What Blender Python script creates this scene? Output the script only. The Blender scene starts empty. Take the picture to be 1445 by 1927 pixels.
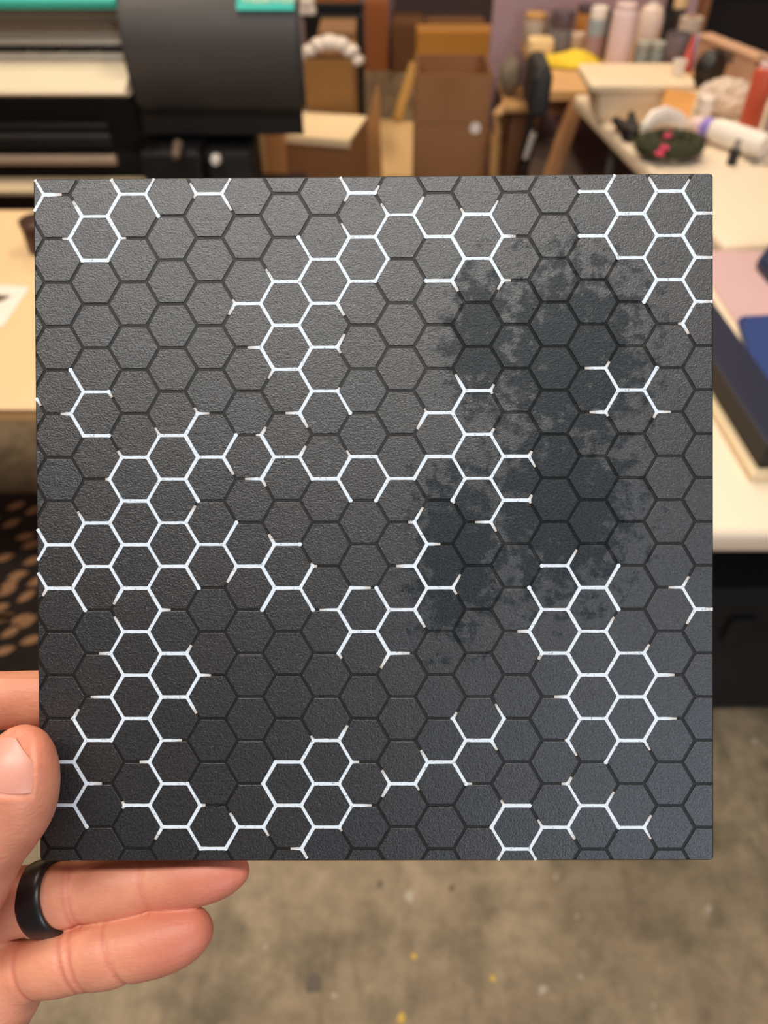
import bpy, bmesh, math, random
import numpy as np
from mathutils import Vector, Matrix

scene = bpy.context.scene
C = scene.collection
PI = math.pi
random.seed(4)

# ------------------------------------------------------------------ camera
FPX, IW, IH, PITCH, CAMH = 1447.0, 1445.0, 1927.0, math.radians(44.0), 1.5
cam_data = bpy.data.cameras.new('camera')
cam = bpy.data.objects.new('camera', cam_data)
C.objects.link(cam)
cam.location = (0, 0, CAMH)
cam.rotation_euler = (PI / 2 - PITCH, 0, 0)
cam_data.sensor_fit = 'VERTICAL'
cam_data.sensor_height = 7.59
cam_data.sensor_width = 7.59
cam_data.lens = 7.59 * FPX / IH
cam_data.clip_start = 0.01
cam_data.dof.use_dof = True
cam_data.dof.focus_distance = 0.2265
cam_data.dof.aperture_fstop = 2.35
scene.camera = cam

# ------------------------------------------------------------------ light and exposure
scene.view_settings.view_transform = 'Standard'
scene.view_settings.look = 'None'
scene.view_settings.exposure = 0.0
scene.view_settings.gamma = 1.0
scene.view_settings.use_curve_mapping = False
scene.cycles.use_denoising = True
world = bpy.data.worlds.new('world')
scene.world = world
world.use_nodes = True
world.node_tree.nodes['Background'].inputs[0].default_value = (1.0, 0.9, 0.78, 1)
world.node_tree.nodes['Background'].inputs[1].default_value = 0.03
# ceiling lights (x, y, length x, length y, watts, colour)
CEIL = 3.3
LIGHTS = [(-0.35, -0.22, 2.2, 0.22, 50, (1.0, 0.97, 0.93)),
          (0.75, 1.9, 0.25, 1.2, 37, (1.0, 0.84, 0.67)),
          (-1.25, 1.7, 0.25, 1.2, 37, (1.0, 0.84, 0.67)),
          (-1.1, 4.3, 0.25, 1.2, 38, (1.0, 0.77, 0.55)),
          (1.0, 4.6, 0.25, 1.2, 38, (1.0, 0.77, 0.55))]
# daylight through the window behind the photographer (x, z, width, height, watts)
WINDOW = (1.55, 1.95, 0.95, 0.95, 40, (0.72, 0.84, 1.0))


# ------------------------------------------------------------------ helpers
def ray(px, py):
    r, d = (px - IW / 2) / FPX, (py - IH / 2) / FPX
    c, s = math.cos(PITCH), math.sin(PITCH)
    return Vector((r, c - d * s, -s - d * c))


def atz(px, py, z):
    """point of the photograph on the horizontal plane z"""
    d = ray(px, py)
    return Vector((0, 0, CAMH)) + d * ((z - CAMH) / d.z)


def aty(px, py, y):
    """point of the photograph on the upright plane y"""
    d = ray(px, py)
    return Vector((0, 0, CAMH)) + d * (y / d.y)


def srgb(r, g, b):
    f = lambda v: (v / 255 / 12.92) if v <= 10 else ((v / 255 + 0.055) / 1.055) ** 2.4
    return (f(r), f(g), f(b), 1)


MATS = {}


def mat(name, col, rough=0.6, var=0.12, scale=20.0, bump=0.0, metal=0.0, spec=0.5, alpha=1.0, trans=0.0, sss=0.0):
    """principled surface with a little procedural colour variation and relief"""
    if name in MATS:
        return MATS[name]
    m = bpy.data.materials.new(name)
    m.use_nodes = True
    nt = m.node_tree
    b = nt.nodes['Principled BSDF']
    b.inputs['Roughness'].default_value = rough
    b.inputs['Metallic'].default_value = metal
    b.inputs['Specular IOR Level'].default_value = spec
    b.inputs['Alpha'].default_value = alpha
    b.inputs['Transmission Weight'].default_value = trans
    tc = nt.nodes.new('ShaderNodeTexCoord')
    nz = nt.nodes.new('ShaderNodeTexNoise')
    nz.inputs['Scale'].default_value = scale
    nz.inputs['Detail'].default_value = 4
    nt.links.new(tc.outputs['Object'], nz.inputs['Vector'])
    mx = nt.nodes.new('ShaderNodeMix')
    mx.data_type = 'RGBA'
    c = Vector(col[:3])
    mx.inputs[6].default_value = (*(c * (1 - var)), 1)
    mx.inputs[7].default_value = (*[min(1, v * (1 + var)) for v in c], 1)
    nt.links.new(nz.outputs['Fac'], mx.inputs[0])
    nt.links.new(mx.outputs[2], b.inputs['Base Color'])
    if bump:
        bp = nt.nodes.new('ShaderNodeBump')
        bp.inputs['Strength'].default_value = 0.6
        bp.inputs['Distance'].default_value = bump
        nt.links.new(nz.outputs['Fac'], bp.inputs['Height'])
        nt.links.new(bp.outputs['Normal'], b.inputs['Normal'])
    MATS[name] = m
    return m


def rot3(rx=0, ry=0, rz=0):
    return Matrix.Rotation(rz, 4, 'Z') @ Matrix.Rotation(ry, 4, 'Y') @ Matrix.Rotation(rx, 4, 'X')


def box(bm, lo, hi, bevel=0.0, M=None, seg=2):
    lo, hi = Vector(lo), Vector(hi)
    T = Matrix.Translation((lo + hi) / 2) @ Matrix.Diagonal((*(hi - lo), 1))
    if M is not None:
        T = M @ T
    r = bmesh.ops.create_cube(bm, size=1, matrix=T)
    if bevel:
        ed = list({e for v in r['verts'] for e in v.link_edges})
        bmesh.ops.bevel(bm, geom=ed, offset=bevel, segments=seg, affect='EDGES', profile=0.5)
    return bm


def lathe(bm, prof, n=24, M=None, cap=True):
    """revolve (radius, z) pairs round z"""
    M = M or Matrix()
    rings = []
    for r, z in prof:
        if r < 1e-6:
            rings.append([bm.verts.new(M @ Vector((0, 0, z)))])
        else:
            rings.append([bm.verts.new(M @ Vector((r * math.cos(2 * PI * k / n), r * math.sin(2 * PI * k / n), z))) for k in range(n)])
    for a, b in zip(rings[:-1], rings[1:]):
        for k in range(n):
            q = [a[k % len(a)], a[(k + 1) % len(a)], b[(k + 1) % len(b)], b[k % len(b)]]
            u = []
            for v in q:
                if v not in u:
                    u.append(v)
            if len(u) > 2:
                bm.faces.new(u)
    if cap:
        for rg in (rings[0], rings[-1]):
            if len(rg) > 2:
                bm.faces.new(rg)
    return bm


def tube(bm, pts, r, n=10, closed=False, flat=1.0):
    """round bar along a polyline; r may be a list"""
    pts = [Vector(p) for p in pts]
    N = len(pts)
    rs = r if isinstance(r, (list, tuple)) else [r] * N
    rings = []
    up = Vector((0, 0, 1))
    for i, p in enumerate(pts):
        a = pts[(i - 1) % N] if (closed or i > 0) else p
        b = pts[(i + 1) % N] if (closed or i < N - 1) else p
        t = (b - a).normalized()
        s = t.cross(up)
        if s.length < 1e-3:
            s = t.cross(Vector((1, 0, 0)))
        s.normalize()
        w = s.cross(t)
        rings.append([bm.verts.new(p + rs[i] * (math.cos(2 * PI * k / n) * s + flat * math.sin(2 * PI * k / n) * w)) for k in range(n)])
    for i in range(N if closed else N - 1):
        a, b = rings[i], rings[(i + 1) % N]
        for k in range(n):
            bm.faces.new((a[k], a[(k + 1) % n], b[(k + 1) % n], b[k]))
    if not closed:
        bm.faces.new(rings[0])
        bm.faces.new(rings[-1])
    return bm


def prism(bm, poly, lo, hi, axis='Z', M=None):
    """extrude a polygon; axis names the extrusion direction"""
    M = M or Matrix()
    f = {'Z': lambda a, b, h: (a, b, h), 'X': lambda a, b, h: (h, a, b), 'Y': lambda a, b, h: (a, h, b)}[axis]
    A = [bm.verts.new(M @ Vector(f(a, b, lo))) for a, b in poly]
    B = [bm.verts.new(M @ Vector(f(a, b, hi))) for a, b in poly]
    n = len(poly)
    bm.faces.new(A)
    bm.faces.new(B)
    for i in range(n):
        bm.faces.new((A[i], A[(i + 1) % n], B[(i + 1) % n], B[i]))
    return bm


def obj(name, bm, m, parent=None, smooth=False, M=None, label=None):
    bmesh.ops.recalc_face_normals(bm, faces=bm.faces)
    me = bpy.data.meshes.new(name)
    bm.to_mesh(me)
    bm.free()
    if smooth:
        for p in me.polygons:
            p.use_smooth = True
        try:
            me.set_sharp_from_angle(angle=math.radians(40))
        except Exception:
            pass
    if m:
        me.materials.append(m)
    o = bpy.data.objects.new(name, me)
    C.objects.link(o)
    if parent:
        o.parent = parent
    if M is not None:
        o.matrix_local = M
    if label:
        o['label'] = label
    return o


def thing(name, label, cat, loc=(0, 0, 0), rz=0.0, group=None):
    o = bpy.data.objects.new(name, None)
    C.objects.link(o)
    o.empty_display_size = 0.05
    o.location = loc
    o.rotation_euler = (0, 0, rz)
    o['label'] = label
    o['category'] = cat
    if group:
        o['group'] = group
    return o


def tag(o, label, cat, group=None):
    o['label'] = label
    o['category'] = cat
    if group:
        o['group'] = group
    return o


def struct(name, bm, m, parent=None):
    o = obj(name, bm, m, parent)
    if parent is None:
        o['kind'] = 'structure'
    return o


NB = bmesh.new

# ------------------------------------------------------------------ room shell
def floor_material():
    m = bpy.data.materials.new('stained_concrete')
    m.use_nodes = True
    nt = m.node_tree
    N, L = nt.nodes, nt.links
    b = N['Principled BSDF']
    tc = N.new('ShaderNodeTexCoord')

    def noise(scale, detail, rough=0.55, off=0.0, sx=1.0):
        mp = N.new('ShaderNodeMapping')
        mp.inputs['Location'].default_value = (off, off * 0.7, 0)
        mp.inputs['Scale'].default_value = (sx, 1, 1)
        L.new(tc.outputs['Object'], mp.inputs['Vector'])
        n = N.new('ShaderNodeTexNoise')
        n.inputs['Scale'].default_value = scale
        n.inputs['Detail'].default_value = detail
        n.inputs['Roughness'].default_value = rough
        L.new(mp.outputs['Vector'], n.inputs['Vector'])
        return n.outputs['Fac']

    def ramp(fac, p0, c0, p1, c1):
        r = N.new('ShaderNodeValToRGB')
        r.color_ramp.elements[0].position, r.color_ramp.elements[0].color = p0, c0
        r.color_ramp.elements[1].position, r.color_ramp.elements[1].color = p1, c1
        L.new(fac, r.inputs['Fac'])
        return r.outputs['Color']

    def mul(a, c, fac=1.0):
        x = N.new('ShaderNodeMix')
        x.data_type = 'RGBA'
        x.blend_type = 'MULTIPLY'
        x.inputs[0].default_value = fac
        L.new(a, x.inputs[6])
        L.new(c, x.inputs[7])
        return x.outputs[2]
    base = ramp(noise(5, 6), 0.3, srgb(128, 112, 88), 0.7, srgb(168, 150, 121))
    blot = ramp(noise(9, 5, 0.6, 3.1), 0.36, (0.62, 0.64, 0.60, 1), 0.52, (1, 1, 1, 1))
    fine = ramp(noise(34, 6, 0.65, 7.7), 0.30, (0.72, 0.72, 0.70, 1), 0.62, (1.08, 1.07, 1.05, 1))
    streak = ramp(noise(4, 4, 0.6, 11.0, 4.0), 0.30, (0.70, 0.70, 0.68, 1), 0.45, (1, 1, 1, 1))
    c = mul(mul(mul(base, blot), fine), streak)
    L.new(c, b.inputs['Base Color'])
    b.inputs['Roughness'].default_value = 0.62
    bp = N.new('ShaderNodeBump')
    bp.inputs['Strength'].default_value = 0.3
    bp.inputs['Distance'].default_value = 0.002
    L.new(noise(60, 5), bp.inputs['Height'])
    L.new(bp.outputs['Normal'], b.inputs['Normal'])
    return m


XL, XR, YF, YB = -3.6, 3.2, -2.6, 6.5
floor = struct('floor', box(NB(), (XL, YF, -0.1), (XR, YB, 0)), floor_material())
wallm = mat('mauve_wall_paint', srgb(150, 128, 132), 0.75, 0.06, 3)
WT = 0.12
struct('wall_back', box(NB(), (XL - WT, YB, -0.1), (XR + WT, YB + WT, CEIL + 0.1)), wallm)
struct('wall_left', box(NB(), (XL - WT, YF, -0.1), (XL, YB, CEIL + 0.1)), wallm)
struct('wall_right', box(NB(), (XR, YF, -0.1), (XR + WT, YB, CEIL + 0.1)), wallm)
wx, wz, ww, wh, ww_w, wcol = WINDOW
b = NB()
x0, x1, z0, z1 = wx - ww / 2, wx + ww / 2, wz - wh / 2, wz + wh / 2
box(b, (XL - WT, YF - WT, -0.1), (x0, YF, CEIL + 0.1))
box(b, (x1, YF - WT, -0.1), (XR + WT, YF, CEIL + 0.1))
box(b, (x0, YF - WT, -0.1), (x1, YF, z0))
box(b, (x0, YF - WT, z1), (x1, YF, CEIL + 0.1))
struct('wall_front', b, wallm)
struct('ceiling', box(NB(), (XL, YF, CEIL), (XR, YB, CEIL + 0.1)), mat('ceiling_paint', srgb(205, 195, 180), 0.8, 0.04, 2))
b = NB()
for q in (((x0, z0), (x1, z0 + 0.06)), ((x0, z1 - 0.06), (x1, z1)), ((x0, z0 + 0.06), (x0 + 0.06, z1 - 0.06)),
          ((x1 - 0.06, z0 + 0.06), (x1, z1 - 0.06)), ((wx - 0.02, z0 + 0.06), (wx + 0.02, z1 - 0.06))):
    box(b, (q[0][0], YF - 0.08, q[0][1]), (q[1][0], YF - 0.03, q[1][1]))
win = struct('window_1', b, mat('white_window_frame', srgb(225, 225, 222), 0.4, 0.03, 5))
la = bpy.data.lights.new('window_daylight', 'AREA')
la.shape, la.size, la.size_y, la.energy, la.color = 'RECTANGLE', ww - 0.12, wh - 0.12, ww_w, wcol
lo = bpy.data.objects.new('window_daylight', la)
C.objects.link(lo)
lo.location = (wx, YF + 0.01, wz)
lo.rotation_euler = (PI / 2, 0, 0)

housing = mat('white_enamel', srgb(215, 212, 205), 0.35, 0.03, 6)
where_light = ['directly above the photographer', 'over the right work table', 'over the printer',
               'over the stacked cartons', 'over the far corner by the chair']
for (lx, ly, sx, sy, w, col), wh_ in zip(LIGHTS, where_light):
    t = thing('ceiling_light', 'long white fluorescent ceiling fixture ' + wh_, 'light', (lx, ly, CEIL))
    b = NB()
    T = Matrix() if sy > sx else rot3(rz=PI / 2)
    ln = max(sx, sy) / 2
    prism(b, [(-0.15, 0), (0.15, 0), (0.13, -0.06), (-0.13, -0.06)], -ln - 0.04, ln + 0.04, 'Y', M=T)
    obj('housing', b, housing, t)
    for s in (-1, 1):
        obj('end_cap', box(NB(), (-0.14, s * (ln + 0.055) - 0.012, -0.065), (0.14, s * (ln + 0.055) + 0.012, -0.002), 0.004, M=T), housing, t)
    la = bpy.data.lights.new('tube_light', 'AREA')
    la.shape, la.size, la.size_y, la.energy, la.color = 'RECTANGLE', sx, sy, w, col
    lo = bpy.data.objects.new('tube_light', la)
    C.objects.link(lo)
    lo.parent = t
    lo.location = (0, 0, -0.07)

# small paint drips on the concrete, parts of the floor
yel, pale = mat('dry_yellow_paint', srgb(205, 170, 60), 0.5, 0.2, 90), mat('dry_white_paint', srgb(172, 160, 140), 0.5, 0.2, 90)
dk = mat('dark_floor_stain', srgb(92, 82, 66), 0.6, 0.2, 60)
for px, py, rad, m, el in ((755, 1917, 0.011, yel, 1), (927, 1842, 0.007, yel, 1), (779, 1801, 0.007, yel, 1), (1046, 1651, 0.008, pale, 1),
                           (770, 1688, 0.012, pale, 1.3), (1332, 1712, 0.008, pale, 2), (1021, 1863, 0.009, pale, 1.2), (1092, 1838, 0.006, pale, 1),
                           (628, 1874, 0.006, pale, 1), (1230, 1893, 0.006, pale, 1), (500, 1783, 0.006, pale, 1), (590, 1852, 0.02, dk, 1.2),
                           (1085, 1725, 0.006, pale, 1), (850, 1672, 0.008, dk, 1), (715, 1665, 0.009, dk, 1), (1419, 1395, 0.01, pale, 1)):
    p = atz(px, py, 0)
    b = NB()
    ph = random.random() * 6
    poly = [(rad * (1 + 0.25 * math.sin(3 * a + ph)) * math.cos(a), el * rad * (1 + 0.25 * math.sin(2 * a + ph)) * math.sin(a)) for a in [2 * PI * k / 12 for k in range(12)]]
    poly = [(0.72 * u, 0.72 * v) for u, v in poly]
    prism(b, poly, 0.0, 0.0012)
    obj('paint_drip' if m is not dk else 'stain', b, m, floor, M=Matrix.Translation((p.x, p.y, 0)) @ rot3(rz=ph))

# ------------------------------------------------------------------ the hexagon panel held up to the camera
PANEL_M = Matrix(((0.9999533601, -0.0051634940, -0.0081618548, -0.0030200847),
                  (-0.0023828288, 0.6870622903, -0.7265946128, 0.1612237464),
                  (0.0093594695, 0.7265801729, 0.6870179421, 1.3410086437), (0, 0, 0, 1)))
PW, PH, PT = 0.1000, 0.1012, 0.0075          # half width, half height, thickness
AFF = ((7.490608105, -0.021052394), (-0.010242892, -7.434272539), (-104.039832998, 96.201568619))
S3 = math.sqrt(3)


def lat(a, b):
    x, y = a / 2, b * S3 / 2
    return ((AFF[0][0] * x + AFF[1][0] * y + AFF[2][0]) / 1000, (AFF[0][1] * x + AFF[1][1] * y + AFF[2][1]) / 1000)


def clip_poly(P, w, h):
    for ax, lim, sg in ((0, w, 1), (0, w, -1), (1, h, 1), (1, h, -1)):
        Q = []
        for i in range(len(P)):
            p, q = P[i - 1], P[i]
            dp, dq = lim - sg * p[ax], lim - sg * q[ax]
            if (dp >= 0) != (dq >= 0):
                t = dp / (dp - dq)
                Q.append((p[0] + t * (q[0] - p[0]), p[1] + t * (q[1] - p[1])))
            if dq >= 0:
                Q.append(q)
        P = Q
        if len(P) < 3:
            return []
    return P


def area2(P):
    return abs(sum(P[i - 1][0] * P[i][1] - P[i][0] * P[i - 1][1] for i in range(len(P)))) / 2


panel = thing('hexagon_panel', 'square dark grey panel printed with white hexagon outlines, held up by the hand', 'panel')
panel.matrix_world = PANEL_M


def panel_surface(name, col, col_patch, rough, spec, grain, speck):
    m = bpy.data.materials.new(name)
    m.use_nodes = True
    nt = m.node_tree
    N, L = nt.nodes, nt.links
    bs = N['Principled BSDF']
    tc = N.new('ShaderNodeTexCoord')
    tc.object = panel
    V = tc.outputs['Object']

    def math_(op, a, b_=None, c=None):
        n = N.new('ShaderNodeMath')
        n.operation = op
        for i, v in enumerate((a, b_, c)):
            if v is None:
                continue
            if isinstance(v, (int, float)):
                n.inputs[i].default_value = v
            else:
                L.new(v, n.inputs[i])
        return n.outputs[0]

    def noise(scale, detail=3, rough_=0.5):
        n = N.new('ShaderNodeTexNoise')
        n.inputs['Scale'].default_value = scale
        n.inputs['Detail'].default_value = detail
        n.inputs['Roughness'].default_value = rough_
        L.new(V, n.inputs['Vector'])
        return n.outputs['Fac']

    def maprange(v, a, b_, c=0.0, d=1.0):
        n = N.new('ShaderNodeMapRange')
        n.interpolation_type = 'SMOOTHSTEP'
        for i, k in enumerate((a, b_, c, d)):
            n.inputs[i + 1].default_value = k
        L.new(v, n.inputs[0])
        return n.outputs[0]
    # a darker, less glossy blue-black patch (right of the middle), blotchy at its edge
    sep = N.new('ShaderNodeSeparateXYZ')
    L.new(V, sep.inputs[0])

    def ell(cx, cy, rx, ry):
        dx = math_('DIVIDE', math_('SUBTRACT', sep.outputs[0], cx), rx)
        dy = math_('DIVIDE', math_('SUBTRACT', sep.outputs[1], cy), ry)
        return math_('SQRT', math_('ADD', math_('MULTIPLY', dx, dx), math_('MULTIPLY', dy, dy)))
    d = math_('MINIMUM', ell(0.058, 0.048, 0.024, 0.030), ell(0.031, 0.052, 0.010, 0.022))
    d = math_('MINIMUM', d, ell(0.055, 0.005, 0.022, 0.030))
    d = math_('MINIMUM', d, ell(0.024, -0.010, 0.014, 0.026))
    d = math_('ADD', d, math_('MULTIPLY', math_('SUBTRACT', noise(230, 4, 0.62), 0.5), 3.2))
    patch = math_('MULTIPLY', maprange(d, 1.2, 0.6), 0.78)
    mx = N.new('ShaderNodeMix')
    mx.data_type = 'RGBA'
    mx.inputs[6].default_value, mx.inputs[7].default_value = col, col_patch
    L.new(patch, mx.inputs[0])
    sp = maprange(noise(1500, 2), 0.34, 0.70, 1 - speck, 1 + speck)
    mu = N.new('ShaderNodeMix')
    mu.data_type = 'RGBA'
    mu.blend_type = 'MULTIPLY'
    mu.inputs[0].default_value = 1
    L.new(mx.outputs[2], mu.inputs[6])
    comb = N.new('ShaderNodeCombineColor')
    for i in range(3):
        L.new(sp, comb.inputs[i])
    L.new(comb.outputs[0], mu.inputs[7])
    L.new(mu.outputs[2], bs.inputs['Base Color'])
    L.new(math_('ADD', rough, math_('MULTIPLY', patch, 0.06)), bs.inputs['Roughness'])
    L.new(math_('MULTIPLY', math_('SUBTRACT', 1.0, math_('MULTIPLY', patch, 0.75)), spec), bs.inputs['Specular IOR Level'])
    bp = N.new('ShaderNodeBump')
    bp.inputs['Strength'].default_value = 1.0
    bp.inputs['Distance'].default_value = grain
    L.new(math_('ADD', noise(1900, 3, 0.65), math_('MULTIPLY', noise(700, 2), 0.5)), bp.inputs['Height'])
    L.new(bp.outputs['Normal'], bs.inputs['Normal'])
    return m


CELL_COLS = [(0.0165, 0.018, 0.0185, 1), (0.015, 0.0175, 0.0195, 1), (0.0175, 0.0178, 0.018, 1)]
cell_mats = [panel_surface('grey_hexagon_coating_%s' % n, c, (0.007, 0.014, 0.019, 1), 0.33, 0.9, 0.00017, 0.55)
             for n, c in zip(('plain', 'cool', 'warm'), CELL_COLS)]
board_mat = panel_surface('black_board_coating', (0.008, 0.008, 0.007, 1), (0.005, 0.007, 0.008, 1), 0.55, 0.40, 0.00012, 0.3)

b = NB()
box(b, (-PW, -PH, -PT), (PW, PH, -0.0002), 0.0012, seg=3)
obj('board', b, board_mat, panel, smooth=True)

INSET = 0.00044
for c in range(0, 20):
    for r in range(-1, 18):
        ctr = (3 * c, 2 * r + (c % 2))
        corner = [lat(ctr[0] + da, ctr[1] + db) for da, db in ((2, 0), (1, 1), (-1, 1), (-2, 0), (-1, -1), (1, -1))]
        mx_, my_ = sum(p[0] for p in corner) / 6, sum(p[1] for p in corner) / 6
        k = 1 - INSET / 0.00644
        inner = [(mx_ + (p[0] - mx_) * k, my_ + (p[1] - my_) * k) for p in corner]
        P = clip_poly(inner, PW - 0.0007, PH - 0.0007)
        if len(P) < 3 or area2(P) < 1.5e-6:
            continue
        cxx, cyy = sum(p[0] for p in P) / len(P), sum(p[1] for p in P) / len(P)
        bm = NB()
        lo_ = [bm.verts.new((p[0] - cxx, p[1] - cyy, -0.0003)) for p in P]
        hi_ = [bm.verts.new((p[0] - cxx, p[1] - cyy, -0.00005)) for p in P]
        tp = [bm.verts.new(((p[0] - cxx) * 0.984, (p[1] - cyy) * 0.984, 0.0)) for p in P]
        n = len(P)
        for A, B in ((lo_, hi_), (hi_, tp)):
            for i in range(n):
                bm.faces.new((A[i], A[(i + 1) % n], B[(i + 1) % n], B[i]))
        bm.faces.new(tp)
        obj('hexagon_cell', bm, cell_mats[random.choice((0, 0, 1, 2))], panel, M=Matrix.Translation((cxx, cyy, 0)))

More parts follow.
